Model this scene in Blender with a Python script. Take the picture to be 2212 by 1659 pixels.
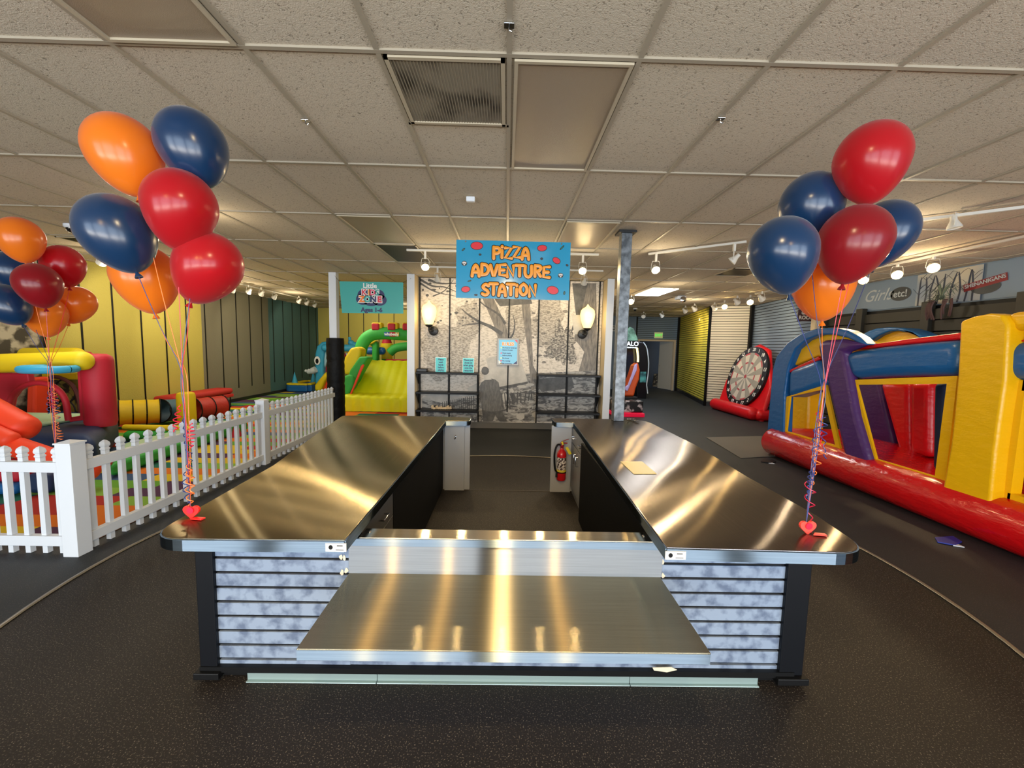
import bpy, bmesh, math, random
from math import sin, cos, pi, radians, sqrt, atan2
from mathutils import Vector, Matrix
random.seed(7)
for o in list(bpy.data.objects): bpy.data.objects.remove(o, do_unlink=True)
SC = bpy.context.scene
COL = SC.collection

# ------------------------------------------------------------------ camera
FPX, PIT, YAW, ROL = 884.72, .0912526, .01475, .02159
HC, CE = 1.70, 3.046            # eye height, ceiling height
_f = Vector((sin(YAW)*cos(PIT), cos(YAW)*cos(PIT), -sin(PIT)))
_r = Vector((cos(YAW), -sin(YAW), 0)); _u = _r.cross(_f)
_r, _u = _r*cos(ROL)+_u*sin(ROL), _u*cos(ROL)-_r*sin(ROL)
cam_d = bpy.data.cameras.new('camera'); cam = bpy.data.objects.new('camera', cam_d); COL.objects.link(cam)
cam.matrix_world = Matrix(((_r.x,_u.x,-_f.x,0),(_r.y,_u.y,-_f.y,0),(_r.z,_u.z,-_f.z,HC),(0,0,0,1)))
cam_d.sensor_fit = 'HORIZONTAL'; cam_d.sensor_width = 36; cam_d.lens = FPX/2212*36
cam_d.clip_start = .05; cam_d.clip_end = 100
SC.camera = cam
# measuring helpers: where the sight line through a point of the photograph meets a known plane of the room
def _ray(p): return _r*((p[0]-1106)/FPX) - _u*((p[1]-829.5)/FPX) + _f
def atz(px, py, z): d=_ray((px,py)); return Vector((0,0,HC))+d*((z-HC)/d.z)
def aty(px, py, y): d=_ray((px,py)); return Vector((0,0,HC))+d*(y/d.y)
def atx(px, py, x): d=_ray((px,py)); return Vector((0,0,HC))+d*(x/d.x)

# ------------------------------------------------------------------ light and exposure
SC.view_settings.view_transform = 'Standard'; SC.view_settings.look = 'None'
SC.view_settings.gamma = 1; SC.view_settings.use_curve_mapping = False
SC.view_settings.exposure = 0.0
w = bpy.data.worlds.new('sky'); SC.world = w; w.use_nodes = True
w.node_tree.nodes['Background'].inputs[0].default_value = (.62,.78,1,1)
w.node_tree.nodes['Background'].inputs[1].default_value = 1.2
def lamp(name, kind, loc, power, color, size=.1, sy=None, aim=None, spot=None, blend=.5):
    l = bpy.data.lights.new(name, kind); l.energy = power; l.color = color
    if kind == 'AREA':
        l.size = size
        if sy: l.shape = 'RECTANGLE'; l.size_y = sy
    else: l.shadow_soft_size = size
    if kind == 'SPOT': l.spot_size = radians(spot or 60); l.spot_blend = blend
    o = bpy.data.objects.new(name, l); COL.objects.link(o); o.location = loc
    if aim is not None: o.rotation_euler = (Vector(aim)-Vector(loc)).to_track_quat('-Z','Y').to_euler()
    return o
DAY = (.74,.87,1.0); WARM = (1,.76,.42)
# daylight falling through the shopfront windows behind the camera
for i,x in enumerate((-5.6,-2.0,1.6,5.2)):
    lamp('window_daylight','AREA',(x,-3.95,1.65),150,DAY,3.1,2.3,aim=(x,10,3.2))
    # added fill light, aimed up from the sills to brighten the ceiling
    lamp('ceiling_fill','AREA',(x,-3.9,.55),110,(1,.90,.76),3.1,.45,aim=(x,1.5,3.0))
# ceiling light fixtures over the front of the shop (above and behind the camera)
lamp('ceiling_fixture_light','AREA',(.0,.15,3.0),42,(1,.76,.42),.14,.14,aim=(.0,.3,0))

# ------------------------------------------------------------------ materials
def lin(h):
    h=h.lstrip('#'); c=[int(h[i:i+2],16)/255 for i in (0,2,4)]
    return tuple([(x/12.92 if x<=.04045 else ((x+.055)/1.055)**2.4) for x in c])+(1,)
MATS={}
def mat(name, col, rough=.5, metal=0, emit=0, bump=0, bscale=60, spec=.5, coat=0, var=None, vscale=4, vdet=4, sss=0, tr=0, emcol=None, stretch=(1,1,1), lo=.35, hi=.65):
    if name in MATS: return MATS[name]
    m=bpy.data.materials.new(name); m.use_nodes=True; nt=m.node_tree; b=nt.nodes['Principled BSDF']
    c=lin(col) if isinstance(col,str) else tuple(col)+(1,)
    b.inputs['Base Color'].default_value=c; b.inputs['Roughness'].default_value=rough; b.inputs['Metallic'].default_value=metal
    b.inputs['Specular IOR Level'].default_value=spec
    if coat: b.inputs['Coat Weight'].default_value=coat; b.inputs['Coat Roughness'].default_value=.08
    if sss: b.inputs['Subsurface Weight'].default_value=sss; b.inputs['Subsurface Radius'].default_value=(.05,.05,.05); 
    if tr: b.inputs['Transmission Weight'].default_value=tr
    if emit: b.inputs['Emission Color'].default_value=lin(emcol) if emcol else c; b.inputs['Emission Strength'].default_value=emit
    tc=nt.nodes.new('ShaderNodeTexCoord'); mp=nt.nodes.new('ShaderNodeMapping'); mp.inputs['Scale'].default_value=stretch
    nt.links.new(tc.outputs['Object'],mp.inputs[0])
    if bump:
        n=nt.nodes.new('ShaderNodeTexNoise'); n.inputs['Scale'].default_value=bscale; n.inputs['Detail'].default_value=3
        nt.links.new(mp.outputs[0],n.inputs[0]); bp=nt.nodes.new('ShaderNodeBump'); bp.inputs['Strength'].default_value=bump; bp.inputs['Distance'].default_value=.02
        nt.links.new(n.outputs[0],bp.inputs['Height']); nt.links.new(bp.outputs[0],b.inputs['Normal'])
    if var:
        n=nt.nodes.new('ShaderNodeTexNoise'); n.inputs['Scale'].default_value=vscale; n.inputs['Detail'].default_value=vdet
        nt.links.new(mp.outputs[0],n.inputs[0]); r=nt.nodes.new('ShaderNodeValToRGB')
        r.color_ramp.elements[0].position=lo; r.color_ramp.elements[1].position=hi
        r.color_ramp.elements[0].color=lin(var); r.color_ramp.elements[1].color=c
        nt.links.new(n.outputs[0],r.inputs[0]); nt.links.new(r.outputs[0],b.inputs['Base Color'])
    MATS[name]=m; return m
def N(nt,t,**k):
    n=nt.nodes.new(t)
    for a,v in k.items():
        if a in n.inputs: n.inputs[a].default_value=v
        else: setattr(n,a,v)
    return n
def vinyl(name,col,rough=.3,wr=.35,coat=0):           # inflated PVC: glossy with puckers
    return mat(name,col,rough,bump=wr,bscale=7,stretch=(1,1,2.2),spec=.45,coat=coat)
# brushed stainless steel: narrow along the brushing, wide across it
def steel(name, rough, aniso, base='#8f8b84', scale=(3,220,3), wave=.0, wsc=1.4, rot=0, tint=.85):
    m=bpy.data.materials.new(name); m.use_nodes=True; nt=m.node_tree; L=nt.links.new
    nt.nodes.remove(nt.nodes['Principled BSDF']); out=nt.nodes['Material Output']
    tg=N(nt,'ShaderNodeTangent',direction_type='UV_MAP')
    tc=N(nt,'ShaderNodeTexCoord'); mp=N(nt,'ShaderNodeMapping'); mp.inputs['Scale'].default_value=scale
    L(tc.outputs['Object'],mp.inputs[0]); n=N(nt,'ShaderNodeTexNoise',Scale=1.0,Detail=4.0); L(mp.outputs[0],n.inputs[0])
    r=N(nt,'ShaderNodeValToRGB'); c=lin(base)
    r.color_ramp.elements[0].color=tuple(x*.8 for x in c[:3])+(1,); r.color_ramp.elements[1].color=tuple(min(1,x*1.18) for x in c[:3])+(1,)
    L(n.outputs[0],r.inputs[0])
    n3=N(nt,'ShaderNodeTexNoise',Scale=wsc,Detail=0.0); L(tc.outputs['Object'],n3.inputs[0])
    bp=N(nt,'ShaderNodeBump',Strength=1.0,Distance=max(wave,1e-5)); L(n3.outputs[0],bp.inputs['Height'])
    ks=[0]; prev=None; wsum=0
    for k in ks:
        ad=N(nt,'ShaderNodeVectorMath',operation='ADD'); L(bp.outputs[0],ad.inputs[0]); ad.inputs[1].default_value=(0,0,0)
        nm=N(nt,'ShaderNodeVectorMath',operation='NORMALIZE'); L(ad.outputs[0],nm.inputs[0])
        g=N(nt,'ShaderNodeBsdfAnisotropic'); g.inputs['Roughness'].default_value=rough; g.inputs['Anisotropy'].default_value=aniso; g.inputs['Rotation'].default_value=rot
        L(r.outputs[0],g.inputs['Color']); L(nm.outputs[0],g.inputs['Normal']); L(tg.outputs[0],g.inputs['Tangent'])
        w_=math.exp(-2*(k*k)); wsum+=w_
        if prev is None: prev=g.outputs[0]; continue
        mx=N(nt,'ShaderNodeMixShader'); mx.inputs[0].default_value=w_/wsum; L(prev,mx.inputs[1]); L(g.outputs[0],mx.inputs[2]); prev=mx.outputs[0]
    L(prev,out.inputs[0]); MATS[name]=m; return m
M_TOP=steel('steel_worktop',.24,.85,base='#8f8671',scale=(160,2,3),wave=.003,wsc=.9,rot=.25)
M_TOP2=steel('steel_worktop_smooth',.19,.8,base='#8a837e',scale=(160,2,3),wave=.006,wsc=1.2,rot=.25)
M_SHELF=steel('steel_shelf',.27,.86,base='#9f967f',scale=(3,160,3),wave=.0015)
M_BACK=steel('steel_back',.28,.88,base='#96989a',scale=(3,3,160),wave=.0015)
M_BRIDGE=steel('steel_bridge',.2,.8,base='#d2c8b4',scale=(3,160,3),wave=.002)
M_EDGE=steel('steel_edge',.32,.85,base='#8b9cac',scale=(3,3,160),wave=.001)
M_WHITE=mat('white_vinyl_plastic','#d3d8de',.42)
M_WPAINT=mat('white_paint','#d9d7d2',.6)
M_CREAM=mat('cream_paint','#dcc9a3',.6)
M_BLACK=mat('black_paint','#08090b',.5,spec=.25)
M_DARK=mat('dark_plastic','#16171a',.4)
M_CHROME=mat('chrome','#c8c8c8',.15,metal=1)
M_TRACKW=mat('white_track_metal','#c9c6bd',.45)
M_GALV=mat('galvanised_laminate','#8292a8',.45,metal=.1,var='#5a6880',vscale=15,vdet=3,bump=0,lo=.36,hi=.55)
M_GALVCOL=mat('galvanised_column','#7f868c',.4,metal=.35,var='#4d5257',vscale=16,vdet=6)
M_BULB=mat('lit_bulb','#ffe9b0',.3,emit=130,emcol='#ffd588')
M_GLOBE=mat('frosted_globe_lit','#fff0c0',.4,emit=1.25,emcol='#ffdf90')
M_PANEL=mat('lit_diffuser','#ffffff',.4,emit=5,emcol='#fdfdf4')
M_LENS=mat('unlit_prismatic_lens','#8f7f6b',.35,bump=.15,bscale=300)

# ------------------------------------------------------------------ building helpers
ORG={}
class B:
    """collects shapes in world coordinates, then links them as ONE mesh object"""
    def __init__(s): s.v=[]; s.f=[]; s.m=[]; s.mi=0
    def mat(s,i): s.mi=i; return s
    def add(s,vs,fs):
        k=len(s.v); s.v+= [Vector(v) for v in vs]; s.f+=[[i+k for i in f] for f in fs]; s.m+=[s.mi]*len(fs); return s
    def box(s,x0,x1,y0,y1,z0,z1):
        return s.add([(x0,y0,z0),(x1,y0,z0),(x1,y1,z0),(x0,y1,z0),(x0,y0,z1),(x1,y0,z1),(x1,y1,z1),(x0,y1,z1)],
            [(0,3,2,1),(4,5,6,7),(0,1,5,4),(1,2,6,5),(2,3,7,6),(3,0,4,7)])
    def beam(s,a,b,w,h,up=(0,0,1)):
        a=Vector(a);b=Vector(b);d=(b-a).normalized(); u=Vector(up)
        r=d.cross(u)
        if r.length<1e-4: r=d.cross(Vector((1,0,0)))
        r.normalize(); u=r.cross(d).normalized(); r*=w/2;u*=h/2
        return s.add([a-r-u,a+r-u,a+r+u,a-r+u,b-r-u,b+r-u,b+r+u,b-r+u],[(0,1,2,3),(4,7,6,5),(0,4,5,1),(1,5,6,2),(2,6,7,3),(3,7,4,0)])
    def prism(s,pts,off):
        """flat outline (3D points) pushed along off"""
        off=Vector(off); n=len(pts); P=[Vector(p) for p in pts]
        nrm=Vector((0,0,0))
        for i in range(n): nrm+=P[i].cross(P[(i+1)%n])
        if nrm.dot(off)>0: P=P[::-1]
        vs=P+[p+off for p in P]
        fs=[list(range(n)),list(range(2*n-1,n-1,-1))]+[[(i+1)%n,i,i+n,(i+1)%n+n] for i in range(n)]
        return s.add(vs,fs)
    def tube(s,pts,r,seg=10,cap=True,flat=1.0):
        P=[Vector(p) for p in pts]; n=len(P); R=r if isinstance(r,(list,tuple)) else [r]*n
        t=(P[1]-P[0]).normalized(); ref=Vector((0,0,1)) if abs(t.z)<.9 else Vector((1,0,0))
        u=t.cross(ref).normalized(); vs=[];fs=[]
        for i in range(n):
            t=((P[min(i+1,n-1)]-P[max(i-1,0)])); t=t.normalized() if t.length>1e-9 else Vector((0,0,1))
            u=(u-t*u.dot(t)); u=u.normalized() if u.length>1e-6 else t.orthogonal().normalized()
            w2=t.cross(u)
            for k in range(seg):
                a=2*pi*k/seg; vs.append(P[i]+(u*cos(a)+w2*sin(a)*flat)*R[i])
        for i in range(n-1):
            for k in range(seg):
                a=i*seg+k;b=i*seg+(k+1)%seg; fs.append((a,b,b+seg,a+seg))
        if cap: fs.append(tuple(range(seg-1,-1,-1))); fs.append(tuple((n-1)*seg+k for k in range(seg)))
        return s.add(vs,fs)
    def sausage(s,a,b,r,seg=24,end=.8,n=5,flat=1):
        """inflated tube with rounded ends"""
        a=Vector(a);b=Vector(b);d=(b-a).normalized(); pts=[];R=[]
        for i in range(n+1):
            t=pi/2*i/n; pts.append(a+d*(r*end*(1-sin(t)))); R.append(max(.002,r*sin(t)**.6 if i else .002))
        pts=[a+d*r*end*(1-cos(pi/2*i/n)) for i in range(n+1)]; R=[max(.003,r*sin(pi/2*i/n)) for i in range(n+1)]
        pts+=[b-d*r*end*(1-cos(pi/2*i/n)) for i in range(n,-1,-1)]; R+=[max(.003,r*sin(pi/2*i/n)) for i in range(n,-1,-1)]
        return s.tube(pts,R,seg,True,flat)
    def lathe(s,prof,c,seg=24,axis=(0,0,1)):
        """prof: (radius, height) pairs along axis from c"""
        ax=Vector(axis).normalized(); u=ax.orthogonal().normalized(); w2=ax.cross(u); c=Vector(c); vs=[];fs=[]
        for r,h in prof:
            for k in range(seg):
                a=2*pi*k/seg; vs.append(c+ax*h+(u*cos(a)+w2*sin(a))*max(r,1e-4))
        for i in range(len(prof)-1):
            for k in range(seg):
                a=i*seg+k;b=i*seg+(k+1)%seg; fs.append((a,b,b+seg,a+seg))
        fs.append(tuple(range(seg-1,-1,-1))); fs.append(tuple((len(prof)-1)*seg+k for k in range(seg)))
        return s.add(vs,fs)
    def build(s,name,mats,parent=None,smooth=False,bevel=0,bseg=2,uv=False,org=None,angle=40):
        if not isinstance(mats,(list,tuple)): mats=[mats]
        if parent is not None: o0=ORG[parent]
        elif org is not None: o0=Vector(org)
        else:
            xs=[v.x for v in s.v];ys=[v.y for v in s.v];zs=[v.z for v in s.v]
            o0=Vector(((min(xs)+max(xs))/2,(min(ys)+max(ys))/2,min(zs)))
        me=bpy.data.meshes.new(name); me.from_pydata([v-o0 for v in s.v],[],s.f)
        for m in mats: me.materials.append(m)
        for p,i in zip(me.polygons,s.m): p.material_index=min(i,len(mats)-1)
        if uv:
            l=me.uv_layers.new(name='UVMap')
            for lp in me.loops:
                c=me.vertices[lp.vertex_index].co; l.data[lp.index].uv=(c.x,c.y+c.z*.37)
        bm=bmesh.new(); bm.from_mesh(me); bmesh.ops.recalc_face_normals(bm,faces=bm.faces); bm.to_mesh(me); bm.free()
        if smooth:
            for p in me.polygons: p.use_smooth=True
            me.set_sharp_from_angle(angle=radians(angle))
        me.update()
        o=bpy.data.objects.new(name,me); COL.objects.link(o); ORG[o]=o0
        if parent is not None: o.parent=parent
        else: o.location=o0
        if bevel:
            bv=o.modifiers.new('bevel','BEVEL'); bv.width=bevel; bv.segments=bseg; bv.limit_method='ANGLE'; bv.angle_limit=radians(40)
        return o
def tag(o,label,cat,group=None):
    o['label']=label; o['category']=cat
    if group: o['group']=group
    return o
def thing(name,loc,label,cat,group=None):
    o=bpy.data.objects.new(name,None); COL.objects.link(o); o.location=loc; o.empty_display_size=.1; ORG[o]=Vector(loc)
    return tag(o,label,cat,group)
def struct(o): o['kind']='structure'; return o
def copytree(o,parent=None,delta=None):
    c=o.copy(); COL.objects.link(c); 
    if parent is not None: c.parent=parent
    if delta is not None: c.location=c.location+Vector(delta)
    ORG[c]=ORG[o]+(Vector(delta) if delta is not None else Vector((0,0,0)))
    for ch in list(o.children): copytree(ch,c)
    return c
def text(body,size,origin,xdir,ydir,material,parent,depth=.004,bold=0,name='lettering',align='CENTER',shear=0,space=1.0,sx=1.0,push=0):
    cu=bpy.data.curves.new('t','FONT'); cu.body=body; cu.size=size; cu.extrude=depth; cu.offset=bold; cu.align_x=align; cu.align_y='CENTER'
    cu.shear=shear; cu.space_character=space; cu.resolution_u=3
    o=bpy.data.objects.new('t',cu); COL.objects.link(o)
    dg=bpy.context.evaluated_depsgraph_get(); me=bpy.data.meshes.new_from_object(o.evaluated_get(dg))
    bpy.data.objects.remove(o,do_unlink=True); bpy.data.curves.remove(cu)
    X=Vector(xdir).normalized()*sx; Y=Vector(ydir).normalized(); Z=Vector(xdir).normalized().cross(Y); O=Vector(origin)+Z*push-ORG[parent]
    for v in me.vertices: c=v.co; v.co=O+X*c.x+Y*c.y+Z*c.z
    me.name=name; me.materials.clear(); me.materials.append(material)
    r=bpy.data.objects.new(name,me); COL.objects.link(r); r.parent=parent; ORG[r]=ORG[parent]; return r
def ellipse(c,xd,yd,a,b,n=28,rot=0):
    c=Vector(c);xd=Vector(xd);yd=Vector(yd); out=[]
    for i in range(n):
        t=2*pi*i/n; x=a*cos(t);y=b*sin(t); out.append(c+xd*(x*cos(rot)-y*sin(rot))+yd*(x*sin(rot)+y*cos(rot)))
    return out
def smooth_path(pts,n=8):
    P=[Vector(p) for p in pts]; P=[P[0]*2-P[1]]+P+[P[-1]*2-P[-2]]; out=[]
    for i in range(1,len(P)-2):
        for k in range(n):
            t=k/n; a,b,c,d=P[i-1],P[i],P[i+1],P[i+2]
            out.append(.5*((2*b)+(c-a)*t+(2*a-5*b+4*c-d)*t*t+(3*b-a-3*c+d)*t**3))
    out.append(P[-2]); return out

# ================================================================== THE ROOM
# floor: dark speckled rubber, warmer inside the ring around the counter
def floor_mat():
    m=bpy.data.materials.new('speckled_rubber'); m.use_nodes=True; nt=m.node_tree; b=nt.nodes['Principled BSDF']; L=nt.links.new
    b.inputs['Roughness'].default_value=.62; b.inputs['Specular IOR Level'].default_value=.35
    tc=N(nt,'ShaderNodeTexCoord'); vm=N(nt,'ShaderNodeVectorMath',operation='DISTANCE'); vm.inputs[1].default_value=(.05,3.15,0)
    L(tc.outputs['Object'],vm.inputs[0]); lt=N(nt,'ShaderNodeMath',operation='LESS_THAN'); lt.inputs[1].default_value=3.1; L(vm.outputs['Value'],lt.inputs[0])
    n=N(nt,'ShaderNodeTexNoise',Scale=150.0,Detail=2.0); L(tc.outputs['Object'],n.inputs[0])
    r=N(nt,'ShaderNodeValToRGB'); r.color_ramp.elements[0].position=.59; r.color_ramp.elements[1].position=.71; r.color_ramp.elements[0].color=(0,0,0,1)
    L(n.outputs[0],r.inputs[0])
    n2=N(nt,'ShaderNodeTexNoise',Scale=2.0,Detail=5.0); L(tc.outputs['Object'],n2.inputs[0])
    mx=N(nt,'ShaderNodeMix',data_type='RGBA'); mx.inputs[6].default_value=lin('#272a2d'); mx.inputs[7].default_value=lin('#1e1915'); L(lt.outputs[0],mx.inputs[0])
    m2=N(nt,'ShaderNodeMix',data_type='RGBA'); m2.inputs[7].default_value=lin('#7d7468'); L(mx.outputs[2],m2.inputs[6])
    ml=N(nt,'ShaderNodeMath',operation='MULTIPLY'); L(r.outputs[0],ml.inputs[0]); 
    ad=N(nt,'ShaderNodeMath',operation='MULTIPLY_ADD'); ad.inputs[1].default_value=.5; ad.inputs[2].default_value=.35; L(lt.outputs[0],ad.inputs[0]); L(ad.outputs[0],ml.inputs[1])
    L(ml.outputs[0],m2.inputs[0])
    hs=N(nt,'ShaderNodeHueSaturation'); mr=N(nt,'ShaderNodeMapRange'); mr.inputs['To Min'].default_value=.72; mr.inputs['To Max'].default_value=1.25
    L(n2.outputs[0],mr.inputs[0]); L(mr.outputs[0],hs.inputs['Value']); L(m2.outputs[2],hs.inputs['Color']); L(hs.outputs[0],b.inputs['Base Color'])
    bp=N(nt,'ShaderNodeBump',Strength=.25,Distance=.004); L(n.outputs[0],bp.inputs['Height']); L(bp.outputs[0],b.inputs['Normal'])
    return m
struct(B().box(-7.6,8.2,-4.1,19,-.1,0).build('floor',floor_mat(),org=(0,0,0)))

# ceiling: 2 x 4 ft fissured tiles in a T-bar grid
def tile_mat():
    m=bpy.data.materials.new('acoustic_tile'); m.use_nodes=True; nt=m.node_tree; b=nt.nodes['Principled BSDF']; L=nt.links.new
    b.inputs['Roughness'].default_value=.9; b.inputs['Specular IOR Level'].default_value=.1
    tc=N(nt,'ShaderNodeTexCoord'); n=N(nt,'ShaderNodeTexNoise',Scale=75.0,Detail=3.0,Roughness=.6,Distortion=1.2); L(tc.outputs['Object'],n.inputs[0])
    r=N(nt,'ShaderNodeValToRGB'); r.color_ramp.elements[0].position=.33; r.color_ramp.elements[1].position=.42
    r.color_ramp.elements[0].color=lin('#857c6d'); r.color_ramp.elements[1].color=lin('#c4b9a6'); L(n.outputs[0],r.inputs[0])
    L(r.outputs[0],b.inputs['Base Color'])
    bp=N(nt,'ShaderNodeBump',Strength=.5,Distance=.006); L(n.outputs[0],bp.inputs['Height']); L(bp.outputs[0],b.inputs['Normal']); return m
ceil=struct(B().box(-7.6,8.2,-4.1,19,CE+.006,CE+.1).build('ceiling',tile_mat(),org=(0,0,CE)))
g=B(); X0,Y0=-.0155,2.031
for i in range(-13,14):
    x=X0+.61*i
    if -7.5<x<8.1: g.box(x-.012,x+.012,-4,18.9,CE-.004,CE+.007)
for j in range(-5,15):
    y=Y0+1.22*j
    if -4<y<18.8: g.box(-7.5,8.1,y-.012,y+.012,CE-.0045,CE+.0065)
g.box(X0-.61,X0,Y0+.6,Y0+.624,CE-.004,CE+.007)
g.build('grid',mat('tbar_paint','#9f9583',.5),ceil)

# left wall: wide panels with black reveals; a tree mural, then yellow-green, taupe and teal
M_YG=mat('yellow_green_wall','#ab9f4a',.62,bump=.35,bscale=45); M_TAUPE=mat('taupe_wall','#6e6a5a',.62,bump=.3,bscale=45)
M_TEAL=mat('teal_wall','#3f6266',.62,bump=.3,bscale=45)
M_TREES=mat('tree_print','#a39a84',.6,var='#332e24',vscale=5,vdet=10,lo=.45,hi=.58)
b=B(); XL=-7.5
for y0,y1,i in ((-4,6.78,3),(6.78,10.24,0),(10.24,13.09,1),(13.09,16.5,2)): b.mat(i).box(XL-.1,XL,y0,y1,0,CE+.05)
b.mat(4)
for k in range(18):
    y=6.78+.596*k
    if y<16.4: b.box(XL,XL+.006,y-.017,y+.017,.38,CE)
b.mat(5).box(XL,XL+.02,-4,16.5,0,.1)
struct(b.build('wall_left',[M_YG,M_TAUPE,M_TEAL,M_TREES,M_BLACK,M_DARK]))
b=B().box(-7.6,-1.9,16.5,16.6,0,CE+.05); b.mat(1)
for k in range(9): b.box(-6.9+.6*k-.014,-6.9+.6*k+.014,16.494,16.5,.38,CE)
struct(b.build('wall_back',[M_YG,M_BLACK]))
# shopfront wall behind the camera: piers and sill around big windows
b=B()
b.box(-7.6,8.2,-4.2,-4.05,0,.3); b.box(-7.6,8.2,-4.2,-4.05,2.85,CE+.05)
for x0,x1 in ((-7.6,-7.2),(-4.0,-3.6),(-.4,0),(3.2,3.6),(6.8,8.2)): b.box(x0,x1,-4.2,-4.05,.3,2.85)
struct(b.build('wall_front',M_DARK))

# slatwalls: grooves every 3 inches
def slatwall(name,p0,p1,material,z0=.15,z1=None,thick=.1,pitch=.0762,gm=None):
    z1=z1 or CE+.02; p0=Vector(p0);p1=Vector(p1); d=(p1-p0).normalized(); nrm=Vector((d.y,-d.x,0))
    if nrm.dot(Vector((0,0,0))-p0)<0: nrm=-nrm
    b=B()
    def slab(a0,a1,f0,f1,za,zb):
        q=[p0+d*a0+nrm*f0,p0+d*a1+nrm*f0,p0+d*a1+nrm*f1,p0+d*a0+nrm*f1]
        b.prism([Vector((v.x,v.y,za)) for v in q],(0,0,zb-za))
    Lg=(p1-p0).length
    slab(0,Lg,-thick,0,0,z1)
    b.mat(1); z=z0
    while z<z1-.02: slab(0,Lg,0,.004,z-.007,z+.007); z+=pitch
    b.mat(2); slab(0,Lg,0,.012,0,z0-.02)
    return b.build(name,[material,gm or M_BLACK,M_DARK])
M_SWW=mat('white_slatwall','#cfcabb',.5); M_SWB=mat('blue_slatwall','#7f93ad',.5); M_SWY=mat('yellow_slatwall','#c4b94a',.75,spec=.2); M_SWG=mat('grey_blue_slatwall','#64788c',.5)
A_=(6.17,12.55,0); B_=(7.22,12.05,0); C_=(6.78,8.95,0); D_=(7.15,17.0,0)
struct(slatwall('wall_right_white',A_,B_,M_SWW)); struct(slatwall('wall_right_blue',C_,B_,M_SWB)); struct(slatwall('wall_right_yellow',A_,D_,M_SWY))
b=B().box(6.13,6.19,12.46,12.52,0,CE); struct(b.build('trim_1',M_BLACK))
struct(B().box(7.08,7.16,11.93,12.02,0,CE).build('trim_2',M_BLACK))
struct(B().box(7.05,7.12,16.93,17.0,0,CE).build('trim_3',M_BLACK))
struct(B().box(6.62,6.85,8.8,8.93,0,CE).build('trim_4',M_CREAM))
# far wall with the doorway
b=B(); 
b.box(2.0,5.5,17.1,17.2,0,CE); b.box(5.5,6.98,17.1,17.2,2.06,CE); b.box(6.98,7.3,17.1,17.2,0,CE)
b.mat(1); z=.15
while z<CE:
    if z>2.1: b.box(5.4,7.15,17.096,17.1,z-.008,z+.008)
    else: b.box(7.05,7.15,17.096,17.1,z-.008,z+.008)
    z+=.0762
b.box(5.36,5.42,17.08,17.1,0,CE); b.box(4.9,4.95,17.08,17.1,0,CE)
struct(b.build('wall_far',[M_SWG,M_BLACK]))
dr=B().box(5.45,5.52,17.04,17.1,0,2.12); dr.box(6.96,7.04,17.04,17.1,0,2.12); dr.box(5.52,6.96,17.04,17.1,2.05,2.12)
dfr=struct(dr.build('door_1',mat('door_frame_paint','#b9ab94',.5)))
lf=B().prism([(6.94,17.11,.02),(6.70,17.95,.02),(6.73,17.96,.02),(6.97,17.12,.02)],(0,0,2.02)); lf.build('door_leaf',mat('door_leaf_paint','#a9a18f',.5),dfr)
B().lathe([(.012,0),(.012,.05),(.028,.06),(.028,.09)],(6.72,17.88,1.0),12,(-.96,-.27,0)).build('door_handle',M_CHROME,dfr,True)
struct(B().box(4.6,8.1,18.9,19,0,CE).build('wall_back_room',M_DARK))
# right wall: louvred fence cladding below, murals above
struct(B().box(6.88,6.98,-4,8.85,0,CE+.02).build('wall_right',mat('mural_ground_blue','#76889b',.6)))

# partition that carries the mural (between kids zone and arcade)
M_RET=mat('alcove_cream','#e2cfa8',.6)
b=B().box(-1.94,2.06,8.46,17.1,0,CE); b.mat(1).box(-1.94,-1.80,8.07,8.46,0,CE); b.box(1.93,2.06,8.07,8.46,0,CE)
struct(b.build('wall_partition',[M_RET,M_RET]))
struct(B().box(-1.945,-1.80,8.05,8.07,0,CE).build('trim_5',M_WHITE)); struct(B().box(1.93,2.065,8.05,8.07,0,CE).build('trim_6',M_WHITE))
struct(B().box(-1.8,1.93,8.40,8.46,0,.13).build('baseboard_back',mat('grey_baseboard','#5b5852',.6)))
# ring strip set in the floor
ring=[(.05+3.1*cos(a),3.15+3.1*sin(a),.006) for a in [radians(-35+i*3) for i in range(0,84)]]
struct(B().tube(ring,.014,8,True,.5).build('trim_7',mat('transition_strip','#8b8478',.35,metal=.6),smooth=True))
struct(B().box(-.72,.76,4.70,4.712,0,.004).build('trim_8',mat('seam_strip','#4a4540',.6)))

# ================================================================== SERVING COUNTER
HK=.845
def rounded(pts,rad):
    """pts: (x,y,r) -> polyline with rounded corners"""
    out=[]; n=len(pts)
    for i,(x,y,r) in enumerate(pts):
        p=Vector((x,y));a=Vector(pts[i-1][:2]);c=Vector(pts[(i+1)%n][:2])
        if r<=0: out.append(p); continue
        u=(a-p).normalized();v=(c-p).normalized(); A=p+u*r; C=p+v*r
        for k in range(8):
            t=k/7; out.append(A*(1-t)**2+p*2*t*(1-t)+C*t*t)
    return out
def worktop(outl,label,mt):
    P=rounded(outl,0)
    b=B().prism([(p.x,p.y,HK-.006) for p in P],(0,0,.006))
    top=b.build('steel_countertop',mt,uv=True,bevel=.003)
    e=B(); n=len(P)
    for i in range(n):
        a=P[i];c=P[(i+1)%n]; d=(c-a)
        if d.length<1e-6: continue
        nr=Vector((d.y,-d.x)).normalized()
        e.prism([(a.x,a.y,HK-.055),(c.x,c.y,HK-.055),(c.x,c.y,HK-.006),(a.x,a.y,HK-.006)],(-nr.x*.006 if True else 0,-nr.y*.006,0))
    e.build('folded_edge',M_EDGE,top,uv=True)
    tag(top,label,'countertop'); return top
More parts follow.
